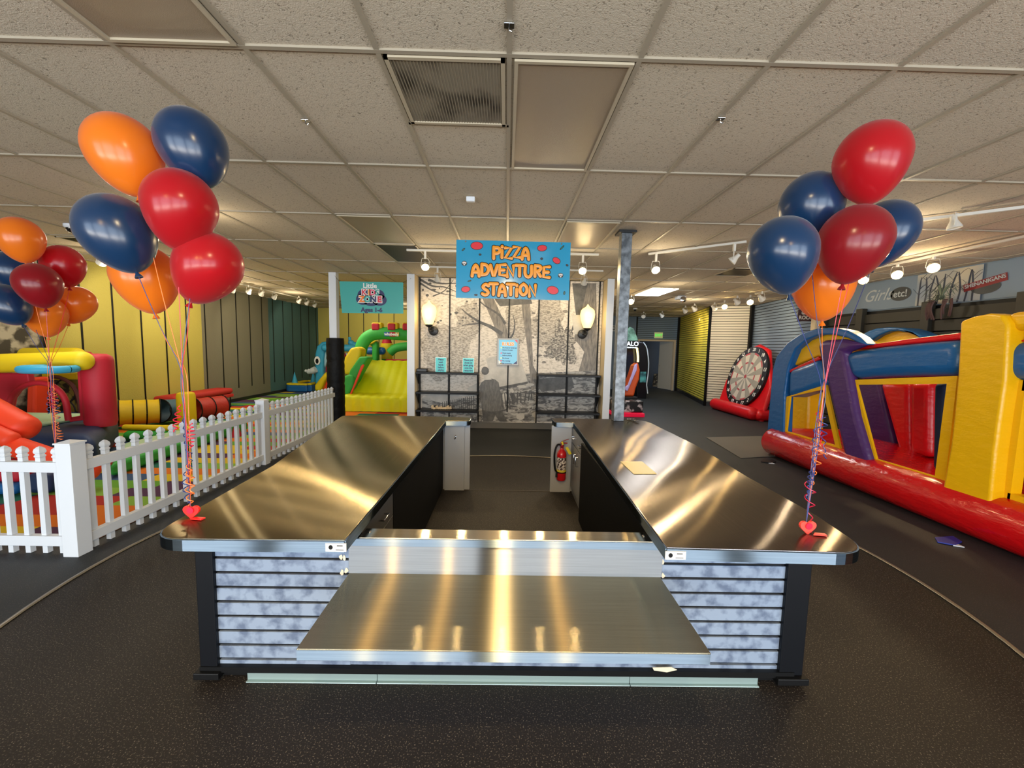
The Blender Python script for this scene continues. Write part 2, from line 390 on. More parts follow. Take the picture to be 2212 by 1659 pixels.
LT=[(-.69,1.725,.0),(-.677,4.60,0),(-.41,4.62,.04),(-.41,4.85,.1),(-1.45,4.88,0),(-1.92,4.80,.05),(-1.812,4.07,0),(-1.757,3.75,0),(-1.602,2.80,0),(-1.54,1.715,.16)]
RT=[(.714,1.70,.0),(1.60,1.675,.16),(1.66,2.1,.1),(1.67,2.72,0),(1.735,3.66,0),(1.70,4.92,.25),(.56,4.91,.1),(.575,4.65,.03),(.79,4.64,0)]
lt=worktop(LT[::-1],'left stainless steel countertop under the red heart balloon weight',M_TOP)
rt=worktop(RT[::-1],'right stainless steel countertop with the yellow sheet lying on it',M_TOP2)
for top,px,lab in ((lt,725,'l'),(rt,1460,'r')):
    p=aty(px,1172 if lab=='l' else 1185,1.715 if lab=='l' else 1.69)
    yy=1.7165 if lab=='l' else 1.689
    s=B().box(p.x-.045,p.x+.045,yy-.001,yy+.004,HK-.049,HK-.012); sk=s.build('maker_sticker',mat('sticker_grey','#b9bdbe',.4),top)
    B().prism(ellipse((p.x-.022,yy-.002,HK-.03),(1,0,0),(0,0,1),.009,.010),(0,.001,0)).build('sticker_mark',M_BLACK,sk)
    B().box(p.x+.005,p.x+.03,yy-.002,yy-.001,HK-.024,HK-.021).box(p.x+.0,p.x+.034,yy-.002,yy-.001,HK-.042,HK-.040).build('sticker_mark',M_BLACK,sk)

def side_panel_x(side,y):   # outer faces of the base, set well under the overhang
    return side*(1.45+.02*(y-1.95))
# base: front slatwall face, corner posts, rails, side panels
ctr=thing('counter_base',(0,1.95,0),'counter base with galvanised grey slatwall front and black corner posts','counter')
b=B(); zs=[.634-.0762*k for k in range(-2,8)]
b.box(-1.42,-.71,1.96,1.985,.10,HK-.06).box(-.71,.755,1.96,1.985,.10,.69).box(.755,1.43,1.96,1.985,.10,HK-.06)
b.build('slat_backing',M_BLACK,ctr)
for x0,x1 in ((-1.415,-.76),(.80,1.425)):
    b=B()
    for k in range(9):
        zt=min(zs[k]-.007,HK-.06) ; zb=max(zs[k+1]+.007,.10) if k<8 else .10
        if k==0: b.box(x0,x1,1.95,1.965,zs[1]+.007 if False else zs[1]+.007,HK-.06)
    for k in range(1,9): b.box(x0,x1,1.95,1.965,zs[k+1]+.007,zs[k]-.007)
    b.box(x0,x1,1.95,1.965,.062,zs[9]-.007)
    b.build('slat_panel',M_GALV,ctr)
B().box(-.76,.80,1.952,1.965,.062,.55).build('centre_panel',M_GALV,ctr)
B().box(-1.5,1.5,1.925,1.99,.045,.075).build('bottom_rail',M_BLACK,ctr)
for s in (-1,1):
    x0,x1=(-1.50,-1.415) if s<0 else (1.425,1.545)
    c=B().box(x0,x1,1.93,2.04,.055,HK-.06).build('corner_post',mat('black_corner_post','#070a10',.45,spec=.25),ctr,bevel=.004)
    B().box(x0-.02,x1+.02,1.905,2.05,.02,.055).build('post_foot',M_BLACK,c,bevel=.004)
    xs=s*1.50
    B().prism([(xs-.02*s,1.98,0),(xs,1.98,0),(xs+s*.05,4.72,0),(xs+s*.05-.02*s,4.72,0)],(0,0,HK-.06)).build('side_panel',M_GALV,ctr)
B().box(-1.52,1.55,1.965,2.02,0,.05).build('toe_kick',M_BLACK,ctr)
for x0,x1 in ((-1.27,-.62),(-.62,.66),(.66,1.32)):
    B().box(x0+.001,x1-.001,1.93,1.95,0,.046).box(x0+.001,x1-.001,1.915,1.93,0,.006).build('kick_strip',mat('pale_kick_strip','#8fa5a6',.35,metal=.4),ctr,bevel=.003)
# chipped paint and splintered rail
M_CHIP=mat('bare_chip','#cfc6ae',.7)
rq=random.Random(8)
for px,py in ((737,1203),(744,1205),(739,1236),(748,1233),(1431,1214),(1432,1244)):
    c=aty(px,py,1.9485); n=7
    B().prism([c+Vector((.011*cos(2*pi*i/n)*rq.uniform(.5,1.2),0,.016*sin(2*pi*i/n)*rq.uniform(.5,1.2))) for i in range(n)],(0,-.0008,0)).build('paint_chip',M_CHIP,ctr)
B().prism([aty(*p_,1.923) for p_ in ((1409,1441),(1450,1440),(1462,1446),(1440,1451),(1412,1447))],(0,-.004,0)).build('splintered_edge',M_CHIP,ctr)
# back walls of the base (face of the inner aisle is made of the cabinets below)
B().box(-1.55,-.41,4.73,4.76,0,HK-.055).build('end_panel',mat('pale_laminate','#a9aeb3',.5),ctr)
B().box(.58,1.55,4.73,4.76,0,HK-.055).build('end_panel',MATS['pale_laminate'],ctr)
M_LAM=MATS['pale_laminate']
# pilasters at the rear opening
pl=tag(B().box(-.70,-.47,4.695,4.729,0,HK-.056).build('end_pilaster',M_LAM,bevel=.002),'pale end panel at the back of the left counter with a small hook','panel')
B().tube([(-.57,4.694,.66),(-.57,4.675,.66),(-.57,4.668,.645),(-.575,4.67,.625),(-.585,4.675,.62)],.006,8).build('hook',M_CHROME,pl,True)
tag(B().box(.545,.78,4.695,4.729,0,HK-.056).build('end_pilaster',M_LAM,bevel=.002),'pale end panel of the right counter behind the fire extinguisher','panel')
# inner aisle: cabinets and black skirts
def handle(c,parent,v=False):
    x,y,z=c; s=-1 if x>0 else 1
    if v: pts=[(x,y,z-.05),(x+s*.03,y,z-.05),(x+s*.03,y,z+.05),(x,y,z+.05)]
    else: pts=[(x,y-.05,z),(x+s*.03,y-.05,z),(x+s*.03,y+.05,z),(x,y+.05,z)]
    B().tube(pts,.005,8).build('handle',M_CHROME,parent,True)
cb=thing('drawer_cabinet',(-1.0,2.3,0),'dark grey drawer cabinet inside the left counter behind the serving shelf','cabinet')
B().box(-1.2,-.735,2.0,2.58,.08,HK-.056).build('cabinet_body',mat('dark_grey_laminate','#4b4a49',.5),cb)
M_DGL=MATS['dark_grey_laminate']
for z0,z1 in ((.60,.775),(.42,.595),(.24,.415),(.09,.235)):
    d=B().box(-.735,-.715,2.01,2.575,z0,z1).build('drawer',M_DGL,cb,bevel=.002); handle((-.715,2.33,(z0+z1)/2),d)
tag(B().box(-.735,-.715,2.585,4.69,.02,HK-.056).build('black_skirt_panel',mat('black_skirt','#060607',.7,spec=.12)),'black panel closing the inner side of the left counter','panel')
tag(B().box(.735,.755,2.0,3.86,.02,HK-.056).build('black_skirt_panel',MATS['black_skirt']),'black panel closing the inner side of the right counter','panel')
cb=thing('base_cabinet',(1.0,4.28,0),'grey base cabinet with a drawer and doors beside the fire extinguisher','cabinet')
M_GL=mat('grey_cabinet_laminate','#77787a',.45)
B().box(.80,1.2,3.87,4.69,.0,HK-.056).build('cabinet_body',M_GL,cb)
for y0,y1 in ((3.88,4.27),(4.28,4.68)):
    d=B().box(.78,.80,y0,y1,.09,.60).build('door',M_GL,cb,bevel=.002); handle((.78,y1-.05 if y0<4 else y0+.05,.5),d,True)
    d=B().box(.78,.80,y0,y1,.615,.78).build('drawer',M_GL,cb,bevel=.002); handle((.78,(y0+y1)/2,.70),d)

# low serving shelf of sheet steel between the two countertops
sh=thing('serving_shelf',(0,1.7,.52),'low stainless steel serving shelf with upright back between the countertops','shelf')
B().box(-.756,.79,1.43,1.95,.563,.569).build('shelf_sheet',M_SHELF,sh,uv=True,bevel=.002)
B().box(-.756,.79,1.43,1.436,.523,.563).box(-.756,-.75,1.436,1.95,.523,.563).box(.784,.79,1.436,1.95,.523,.563).build('folded_edge',M_EDGE,sh,uv=True)
B().box(-.756,.795,1.938,1.944,.569,.725).build('back_plate',M_BACK,sh,uv=True)
B().box(-.735,.785,1.926,1.938,.715,.752).build('top_lip',M_EDGE,sh,uv=True,bevel=.002)
B().box(-.70,.745,1.93,2.03,.752,.757).build('bridge_plate',M_BRIDGE,sh,uv=True,bevel=.001)
B().box(-.70,.745,2.024,2.03,.70,.752).build('bridge_flange',M_EDGE,sh,uv=True)
for x in (-.67,.715): B().lathe([(.008,0),(.008,.003),(.004,.006)],(x,1.99,.757),12).build('screw',M_CHROME,sh,True)

# things lying on the right countertop
q=[atz(*p,HK+.0015) for p in ((1340,997),(1387,997),(1419,1024),(1369,1024))]
tag(B().prism(q,(0,0,.0012)).build('paper_sheet',mat('yellow_laminated_sheet','#e9cf78',.4)),'pale yellow rectangular sheet lying on the right countertop','paper')
b=B()
random.seed(3)
for k in range(7):
    c=atz(1352+random.random()*26,905+random.random()*5,HK+.012); 
    b.tube([c+Vector((random.uniform(-.03,.03),random.uniform(-.03,.03),random.uniform(-.006,.01))) for _ in range(4)],.004,6)
tag(b.build('steel_chain',M_CHROME,smooth=True),'small heap of shiny metal chain at the foot of the galvanised column','chain')

# galvanised column
col=thing('square_column',(1.35,4.80,HK),'square galvanised grey column rising from the rear of the right countertop','column')
cx=1.345
B().box(cx-.06,cx+.06,4.78,4.90,HK+.001,CE-.03).build('shaft',M_GALVCOL,col,bevel=.004)
B().box(cx-.10,cx+.10,4.74,4.94,CE-.03,CE-.005).build('cap_plate',M_DARK,col)

# fire extinguisher on the right end panel
fx=thing('fire_extinguisher',(.665,4.62,.13),'red fire extinguisher hung on the pale end panel of the right counter','fire extinguisher')
M_FRED=mat('extinguisher_red','#c8141c',.25,coat=.4)
B().lathe([(.0,.165),(.045,.17),(.055,.185),(.055,.47),(.048,.50),(.03,.525),(.02,.535),(.018,.55)],(.66,4.625,0),28).build('cylinder',M_FRED,fx,True)
B().lathe([(.0556,.30),(.0556,.445)],(.66,4.625,0),28).build('label_sticker',mat('extinguisher_label','#ded7cf',.4,var='#352523',vscale=45,vdet=6,lo=.46,hi=.54),fx,True)
B().lathe([(.0558,.275),(.0558,.299)],(.66,4.625,0),28).build('label_band',mat('label_yellow','#d8c63c',.4),fx,True)
B().lathe([(.02,.55),(.022,.58),(.014,.60)],(.66,4.625,0),16).box(.64,.72,4.615,4.635,.60,.612).beam((.65,4.625,.62),(.735,4.625,.655),.016,.006).build('valve_lever',mat('extinguisher_valve','#8f1a24',.3),fx,bevel=.001)
B().box(.625,.68,4.61,4.64,.578,.598).build('collar',M_CHROME,fx,bevel=.003)
B().tube(smooth_path([(.64,4.62,.59),(.60,4.61,.58),(.575,4.60,.50),(.575,4.60,.40),(.585,4.60,.31),(.605,4.60,.27)]),.011,10).build('hose',M_BLACK,fx,True)
B().lathe([(.0575,.262),(.0575,.274)],(.66,4.625,0),28).build('hose_band',M_BLACK,fx,True)
B().lathe([(.010,0),(.013,-.03),(.014,-.06)],(.605,4.60,.27),12).build('nozzle',M_DARK,fx,True)
B().prism([(.690,4.562,.565),(.715,4.562,.58),(.765,4.562,.50),(.735,4.562,.485)],(0,.001,0)).build('service_tag',mat('tag_yellow','#e3d21c',.5),fx)
B().prism([(.645,4.60,.62),(.665,4.60,.63),(.675,4.60,.595),(.66,4.60,.59)],(0,.004,0)).build('seal_tag',MATS['tag_yellow'],fx)
B().box(.63,.69,4.68,4.694,.2,.5).build('wall_bracket',M_CHROME,fx)

# ================================================================== PICKET FENCE
def picket_shape(x,y,axis):
    """one vinyl picket with a gothic cap, standing at (x,y)"""
    b=B(); w_=.019; b.box(x-w_,x+w_,y-w_,y+w_,.0,.765)
    prof=[(.0195,.765),(.026,.772),(.026,.782),(.0205,.788),(.0205,.794),(.027,.802),(.0285,.815),(.024,.833),(.012,.847),(.002,.853)]
    b.lathe([(r*1.25,h) for r,h in prof],(x,y,0),4,(0,0,1))
    return b
def fence(a,bp,label,n):
    """a,bp: ends (x,y)"""
    a=Vector(a+(0,));c=Vector(bp+(0,)); d=(c-a); L=d.length; dn=d/L; nr=Vector((dn.y,-dn.x,0))
    if nr.dot(Vector((0,0,0))-a)<0: nr=-nr
    f=thing('picket_fence',tuple((a+c)/2),label,'fence')
    off=nr*.0
    for z0,z1 in ((.065,.145),(.655,.735)):
        r=B().beam(a+nr*.012+Vector((0,0,(z0+z1)/2)),c+nr*.012+Vector((0,0,(z0+z1)/2)),.05,z1-z0); r.build('rail',M_WHITE,f,bevel=.003)
    first=None
    for k in range(n):
        p=a+dn*(L*(k+.5)/n)
        if first is None:
            first=picket_shape(p.x,p.y,dn).build('picket',M_WHITE,f,bevel=0); p0=p
        else: copytree(first,f,p-p0)
    return f
def fpost(x,y,label,h=.905,s=.058):
    b=B().box(x-s,x+s,y-s,y+s,0,h-.02); t=b.build('fence_post',M_WHITE,bevel=.003,org=(x,y,0)); tag(t,label,'post')
    B().prism([(x-s-.006,y-s-.006,h-.02),(x+s+.006,y-s-.006,h-.02),(x+s+.006,y+s+.006,h-.02),(x-s-.006,y+s+.006,h-.02)],(0,0,.012)).add([(x-s,y-s,h-.008),(x+s,y-s,h-.008),(x+s,y+s,h-.008),(x-s,y+s,h-.008),(x,y,h+.012)],[(0,1,4),(1,2,4),(2,3,4),(3,0,4),(3,2,1,0)]).build('post_cap',M_WHITE,t)
    return t
FX=-3.345
fpost(FX,3.14,'white vinyl corner post of the picket fence nearest the counter')
fpost(FX,5.62,'white vinyl post midway along the picket fence')
fence((FX-.058,3.16),(-5.0,3.16),'short white picket fence section running off to the left of the corner post',12)
fence((FX,3.198),(FX,5.562),'white picket fence section between the corner post and the middle post',17)
fence((FX,5.678),(FX,7.93),'farther white picket fence section ending at the black padded post',17)
# padded post
pp=thing('padded_post',(-3.37,8.12,0),'white post wrapped in black padding below, at the end of the fence','post')
B().box(-3.45,-3.31,8.06,8.20,0,CE).build('white_post',M_WHITE,pp,bevel=.004)
b=B(); 
prof=[]
zz=0
pts=[];R=[]
for k in range(37):
    z=k*1.79/36; pts.append((-3.37,8.13,z)); R.append(.165*(1-.05*(k%9==0)+.012*sin(k*2.3)))
b.tube(pts,R,16,True); b.build('black_pad',mat('quilted_black_pad','#060607',.6,bump=.9,bscale=9,spec=.2),pp,True,angle=60)

# ================================================================== BALLOONS
def balloon_mat(name,col,transp,deep):
    m=bpy.data.materials.new(name); m.use_nodes=True; nt=m.node_tree; b=nt.nodes['Principled BSDF']; L=nt.links.new
    b.inputs['Base Color'].default_value=lin(col); b.inputs['Roughness'].default_value=.23; b.inputs['Specular IOR Level'].default_value=.5
    b.inputs['Sheen Weight'].default_value=.15
    tl=N(nt,'ShaderNodeBsdfTranslucent'); tl.inputs[0].default_value=lin(deep)
    tp=N(nt,'ShaderNodeBsdfTransparent'); tp.inputs[0].default_value=lin(deep)
    m1=N(nt,'ShaderNodeMixShader'); m1.inputs[0].default_value=.28 if transp else .05
    L(b.outputs[0],m1.inputs[1]); L(tl.outputs[0],m1.inputs[2])
    m2=N(nt,'ShaderNodeMixShader'); m2.inputs[0].default_value=transp
    L(m1.outputs[0],m2.inputs[1]); L(tp.outputs[0],m2.inputs[2]); L(m2.outputs[0],nt.nodes['Material Output'].inputs[0]); return m
BO=balloon_mat('orange_latex','#ea801c',.10,'#ff7a10'); BR=balloon_mat('red_latex','#b21420',.16,'#f01515')
BN=balloon_mat('navy_latex','#05294c',.0,'#05294c'); BD=balloon_mat('dark_red_latex','#8a141f',.22,'#e01018')
RIB=.0017
RM={'o':mat('orange_ribbon','#f07c3c',.3),'r':mat('red_ribbon','#d8183c',.3),'n':mat('navy_ribbon','#2b3a78',.3),'d':MATS.get('x') or mat('crimson_ribbon','#c01440',.3)}
BM={'o':BO,'r':BR,'n':BN,'d':BD}; CN={'o':'orange','r':'red','n':'navy blue','d':'dark red'}
def balloon(kind,c,k,y,W,path,label,group,curl=None,yk=None):
    C0=aty(c[0],c[1],y); K=aty(k[0],k[1],yk or y); ax=(C0-K); ln=ax.length; ax.normalize()
    L1=W*.565; base=C0-ax*L1   # widest point near centre
    prof=[]; n=22
    for i in range(n+1):
        t=i/n; a=pi*t
        # teardrop: round crown, tapering neck
        h=-cos(a); r=sin(a)
        r*= (1-.30*(1-2*t)**1.3) if t<.5 else 1.0
        hh = h*(.70 if h<0 else .54)
        prof.append((max(.004,r*W/2*1.0),(hh+.0)*W))
    b=B().lathe(prof,C0,32,ax); o=b.build('balloon',BM[kind],smooth=True,org=tuple(C0),angle=80); tag(o,label,'balloon',group)
    nb=C0-ax*(W*.70)
    B().lathe([(.006,.004),(.007,-.006),(.013,-.016),(.016,-.024),(.012,-.022)],nb,12,ax).build('knot',BM[kind],o,True)
    pts=smooth_path([nb-ax*.012]+[Vector(p) for p in path],8)
    B().tube(pts,RIB,5).build('ribbon',RM[kind],o,True)
    if curl:
        for (cx_,cy_,cz_,h,r,turns,dr) in curl:
            n=int(turns*10); P=[]
            for i in range(n+1):
                t=i/n; a=2*pi*turns*t; rr=r*(.6+.4*sin(t*5+cx_*9)); P.append((cx_+rr*cos(a)+dr*t,cy_+rr*sin(a),cz_-h*t))
            B().tube(P,.0023,4).build('ribbon_curl',RM[kind],o,True)
    return o
random.seed(11)
def cluster(name,items,W,ybase,gather,end):
    for idx,(kind,c,k,dy,label) in enumerate(items):
        g=Vector(gather); jit=Vector((random.uniform(-.01,.01),random.uniform(-.01,.01),0))
        K=aty(k[0],k[1],ybase+dy)
        pts=[K.lerp(g,.5)+Vector((0,0,-.015)),g+jit,g.lerp(Vector(end),.3)+jit*1.2,g.lerp(Vector(end),.7)+jit*.7,Vector(end)]
        zc=g.lerp(Vector(end),random.uniform(.15,.75))
        curl=[(zc.x+random.uniform(-.02,.02),zc.y+random.uniform(-.02,.02),zc.z,random.uniform(.12,.3),random.uniform(.012,.028),random.uniform(4,7),random.uniform(-.03,.03))]
        balloon(kind,c,k,ybase+dy,W,pts,label,name,curl)
YB=1.93
cluster('balloon bunch tied at the left countertop',[
 ('o',(268,327),(300,425),0,'orange balloon at the upper left of the bunch over the left countertop'),
 ('n',(415,312),(440,388),.05,'navy blue balloon at the top right of the bunch over the left countertop'),
 ('r',(390,444),(384,530),-.02,'red balloon in the middle of the bunch over the left countertop'),
 ('n',(251,497),(296,590),-.04,'navy blue balloon at the far left of the bunch over the left countertop'),
 ('o',(314,595),(334,673),.24,'orange balloon at the bottom of the bunch over the left countertop'),
 ('r',(451,573),(415,648),.07,'red balloon lowest on the right of the bunch over the left countertop')],
 .283,YB,aty(392,800,YB),(-1.508,1.93,HK+.05))
cluster('balloon bunch tied at the right countertop',[
 ('r',(1882,343),(1878,430),0,'red balloon at the very top of the bunch over the right countertop'),
 ('n',(1752,442),(1750,520),.2,'navy blue balloon at the upper left of the bunch over the right countertop'),
 ('n',(1690,543),(1703,625),0,'navy blue balloon at the lower left of the bunch over the right countertop'),
 ('d',(1845,519),(1822,607),-.02,'dark red balloon in the middle of the bunch over the right countertop'),
 ('n',(1912,498),(1882,580),.3,'navy blue balloon half hidden at the back right of the bunch over the right countertop'),
 ('o',(1778,612),(1776,690),.28,'orange balloon lowest in the bunch over the right countertop')],
 .281,1.88,aty(1778,830,1.88),(1.44,1.86,HK+.05))
cluster('balloon bunch behind the picket fence',[
 ('o',(43,513),(56,568),0,'orange balloon at the top of the far left bunch behind the fence'),
 ('r',(137,570),(150,622),.26,'red balloon at the right of the far left bunch behind the fence'),
 ('d',(82,612),(98,664),-.02,'dark red balloon in the middle of the far left bunch behind the fence'),
 ('n',(28,582),(50,635),.34,'small visible navy blue balloon at the back of the far left bunch'),
 ('n',(12,655),(50,702),.0,'navy blue balloon cut by the left edge of the photo'),
 ('o',(98,678),(104,725),.26,'orange balloon lowest in the far left bunch behind the fence'),
 ('o',(165,655),(148,702),.5,'orange balloon at the lower right of the far left bunch behind the fence')],
 .285,3.35,aty(108,790,3.35),tuple(aty(121,975,3.35)))
def heart_weight(c,label,mt,flat=False):
    c=Vector(c); P=[]
    for i in range(28):
        t=2*pi*i/28; P.append(c+Vector((.0024*16*sin(t)**3,0,.0024*(13*cos(t)-5*cos(2*t)-2*cos(3*t)-cos(4*t))+.032)))
    o=tag(B().prism(P,(0,.014,0)).build('balloon_weight',mt,bevel=.004),label,'balloon weight')
    B().prism([c+Vector((.01,-.02,.002)),c+Vector((.07,-.03,.002)),c+Vector((.075,-.005,.002)),c+Vector((.03,.0,.002))],(0,0,.008)).build('weight_tail',mt,o,bevel=.003)
    B().lathe([(.016,0),(.016,.004)],c+Vector((0,-.001,.04)),16,(0,-1,0)).build('ribbon_coil',RM['r'],o,True)
    return o
M_HW=mat('red_plastic_weight','#f0201c',.35)
heart_weight((-1.50,1.92,HK),'red heart shaped balloon weight on the left countertop',M_HW)
heart_weight((1.445,1.85,HK),'red balloon weight with dark ribbon coil on the right countertop',mat('coral_plastic_weight','#f0483c',.35))

# ================================================================== SIGNS
def board_sign(name,label,c0,c1,depth,face,back=None):
    """sign facing the camera (-y): c0 lower-left, c1 upper-right world corners"""
    x0,y,z0=c0;x1,_,z1=c1
    t=thing(name,((x0+x1)/2,y,z0),label,'sign')
    B().box(x0,x1,y,y+depth,z0,z1).build('panel',face,t); return t
M_SB=mat('sign_blue_gloss','#2794bd',.16,coat=.5)
sy=4.5
sg=board_sign('hanging_sign','large blue hanging sign reading PIZZA ADVENTURE STATION',(-.56,sy,2.212),(.664,sy,2.822),.006,M_SB)
M_OR=mat('lettering_orange','#f0992a',.3); M_ST=mat('lettering_outline','#1d1a17',.4)
def bubble(body,size,x,z,parent,y,xd=(1,0,0),yd=(0,0,1),sp=1.0,bold=.012,out=.012,fm=M_OR,om=M_ST,sx=1.0):
    text(body,size,(x,y,z),xd,yd,om,parent,.001,bold+out,space=sp,sx=sx,push=.002)
    text(body,size,(x,y,z),xd,yd,fm,parent,.001,bold,space=sp,sx=sx,push=.006)
# the board hangs a little skewed: writing follows the panel
STK={'P':(.62,[[(.1,0),(.1,1)],[(.1,.95),(.45,.93),(.55,.72),(.42,.5),(.1,.45)]]),
'i':(.30,[[(.1,0),(.1,.62)],[(.1,.96),(.11,.96)]]),'Z':(.64,[[(.05,.95),(.52,.95),(.05,.05),(.54,.05)]]),
'A':(.66,[[(.05,0),(.12,.6),(.3,.98),(.48,.6),(.55,0)],[(.12,.36),(.48,.36)]]),
'D':(.66,[[(.08,.02),(.08,.97)],[(.08,.97),(.4,.88),(.55,.5),(.4,.12),(.08,.03)]]),'V':(.58,[[(.03,1),(.24,.02),(.3,.02),(.5,1)]]),
'E':(.58,[[(.5,.97),(.1,.95),(.1,.05),(.5,.03)],[(.1,.5),(.42,.5)]]),'N':(.66,[[(.07,0),(.07,.95),(.5,.05),(.5,1)]]),
'T':(.62,[[(.0,.95),(.56,.95)],[(.28,.95),(.28,0)]]),'U':(.66,[[(.06,1),(.06,.3),(.28,.02),(.5,.3),(.5,1)]]),
'R':(.62,[[(.1,0),(.1,.97)],[(.1,.95),(.42,.92),(.5,.72),(.36,.5),(.1,.47)],[(.26,.48),(.5,.02)]]),
'S':(.58,[[(.48,.85),(.28,.99),(.08,.78),(.2,.57),(.4,.42),(.46,.2),(.26,.02),(.04,.14)]]),
'O':(.68,[[(.3,.99),(.53,.72),(.53,.28),(.3,.01),(.07,.28),(.07,.72),(.3,.99)]])}
def puffy(word,h,x,z,wpx,r):
    tot=sum(STK[c][0] for c in word); k=wpx/(tot*h); cx_=x-wpx/2
    for n_,ch in enumerate(word):
        wd,st=STK[ch]; dz=.006*(1 if n_%2 else -1)
        for rr,yy,mt,nm in ((r+.0085,sy-.0035,M_ST,'letter_outline'),(r,sy-.0075,M_OR,'letter')):
            b=B()
            for pl in st:
                P=[Vector((cx_+px*h*k,yy,z-h/2+pz*h+dz)) for px,pz in pl]
                if ch in 'SOUPRDA' and len(P)>3: P=smooth_path(P,4)
                # rounded ends
                a=(P[0]-P[1]).normalized() if (P[0]-P[1]).length>0 else Vector((1,0,0)); c=(P[-1]-P[-2]).normalized()
                E0=[P[0]+a*rr*.95,P[0]+a*rr*.8,P[0]+a*rr*.45]; E1=[P[-1]+c*rr*.45,P[-1]+c*rr*.8,P[-1]+c*rr*.95]
                if ch=='i' and len(pl)==2 and pl[0][1]>.9: rq=rr*1.15
                else: rq=rr
                PP=E0+P+E1; RR=[rq*.3,rq*.6,rq*.89]+[rq]*len(P)+[rq*.89,rq*.6,rq*.3]
                for q_ in PP: q_.y=yy
                # keep strokes flat: thin in depth
                vs0=len(b.v); b.tube(PP,RR,14)
                for q_ in b.v[vs0:]: q_.y=yy+(q_.y-yy)*.16
            b.build(nm,mt,sg,True,angle=70)
        cx_+=wd*h*k
def sgx(px): return aty(px,580,sy).x
puffy('PiZZA',.118,sgx(1104),aty(1104,546,sy).z,.405,.0175)
puffy('ADVENTURE',.118,sgx(1104),aty(1104,585,sy).z,.85,.0175)
puffy('STATiON',.118,sgx(1102),aty(1102,626,sy).z,.60,.0175)
M_PEP=mat('pepperoni_red','#d8303c',.3); M_OLV=mat('olive_black','#22323a',.4); M_GRN=mat('pepper_green','#2c6a58',.4); M_MSH=mat('mushroom_white','#d8cfc8',.4)
def sgp(px,py): p=aty(px,py,sy); return p.x,p.z
for px,py,a,bb,r in ((1030,531,.062,.038,0),(1171,536,.048,.03,.1),(1202,563,.041,.028,-.5),(1006,625,.044,.029,.1),(1194,627,.060,.040,-.2)):
    x,z=sgp(px,py)
    B().prism(ellipse((x,sy-.0015,z),(1,0,0),(0,0,1),a+.006,bb+.006,rot=r),(0,.001,0)).build('topping_outline',M_ST,sg)
    B().prism(ellipse((x,sy-.003,z),(1,0,0),(0,0,1),a,bb,rot=r),(0,.001,0)).build('pepperoni',M_PEP,sg)
for px,py,a,bb,r,mt in ((1001,539,.022,.010,.7,M_GRN),(1037,550,.016,.012,0,M_OLV),(1214,535,.034,.010,.8,M_GRN),(1170,559,.016,.014,0,M_OLV),(1225,573,.016,.012,-.6,M_OLV),(1014,607,.022,.009,.3,M_GRN),(1028,637,.020,.011,0,M_OLV),(1219,633,.012,.020,-.1,M_GRN)):
    x,z=sgp(px,py)
    B().prism(ellipse((x,sy-.0015,z),(1,0,0),(0,0,1),a,bb,16,rot=r),(0,.001,0)).build('topping_outline',M_ST,sg)
    B().prism(ellipse((x,sy-.003,z),(1,0,0),(0,0,1),a*.6,bb*.55,16,rot=r),(0,.001,0)).build('topping',mt,sg)
for px,py in ((1003,569),(1211,595)):
    x,z=sgp(px,py)
    B().prism(ellipse((x,sy-.0015,z),(1,0,0),(0,0,1),.03,.026,16),(0,.001,0)).build('topping_outline',M_ST,sg)
    B().prism(ellipse((x,sy-.003,z+.006),(1,0,0),(0,0,1),.023,.012,16),(0,.001,0)).prism(ellipse((x,sy-.003,z-.01),(1,0,0),(0,0,1),.009,.012,12),(0,.001,0)).build('mushroom',M_MSH,sg)
for px in (1006,1213):
    x,_=sgp(px,522); B().tube([(x,sy+.003,2.80),(x,sy+.003,CE)],.0015,5).lathe([(.008,0),(.008,.003)],(x,sy-.001,2.805),12,(0,-1,0)).build('hanging_wire',M_CHROME,sg)

# banner LITTLE KIDS ZONE
by=8.07
M_BT=mat('banner_teal','#3aa5a0',.4)
bn=thing('banner',(-2.63,by,2.28),'teal Little Kids Zone banner strung between the two white posts','banner')
B().prism([(-3.246,by,2.878),(-3.205,by,2.278),(-2.02,by,2.29),(-2.021,by,2.886)],(0,.003,0)).build('panel',M_BT,bn)
M_NV=mat('banner_navy','#232a5e',.4); M_WL=mat('banner_white','#eef0ee',.4)
text('Little',.13,(-2.66,by,2.805),(1,0,0),(0,0,1),M_WL,bn,.001,.004,push=.004)
bl=B()
for cx_,cz_,a,bb_ in ((-2.73,2.63,.17,.12),(-2.55,2.63,.17,.12),(-2.80,2.55,.13,.11),(-2.48,2.54,.14,.11),(-2.64,2.52,.16,.10)):
    bl.prism(ellipse((cx_,by-.003,cz_),(1,0,0),(0,0,1),a,bb_),(0,.002,0))
bl.build('logo_shape',M_NV,bn)
def multi(body,cols,size,x,z,step,bold,yy,par):
    xs=x
    for ch,cc,wd in zip(body,cols,step):
        text(ch,size,(xs,yy,z),(1,0,0),(0,0,1),M_WL,par,.001,bold+.012,push=.008)
        text(ch,size,(xs,yy,z),(1,0,0),(0,0,1),mat('print_'+cc.strip('#'),cc,.4),par,.001,bold,push=.012)
        xs+=wd
multi('KIDS',('#d8304a','#f0a040','#d8406a','#3aa5a0'),.15,-2.77,2.675,(.09,.07,.09,.1),.004,by,bn)
multi('ZONE',('#f08030','#3aa5a0','#232a5e','#d8304a'),.155,-2.815,2.545,(.105,.115,.12,.1),.008,by,bn)
text('Ages 1-6',.115,(-2.63,by,2.345),(1,0,0),(0,0,1),M_NV,bn,.001,.005,push=.004)
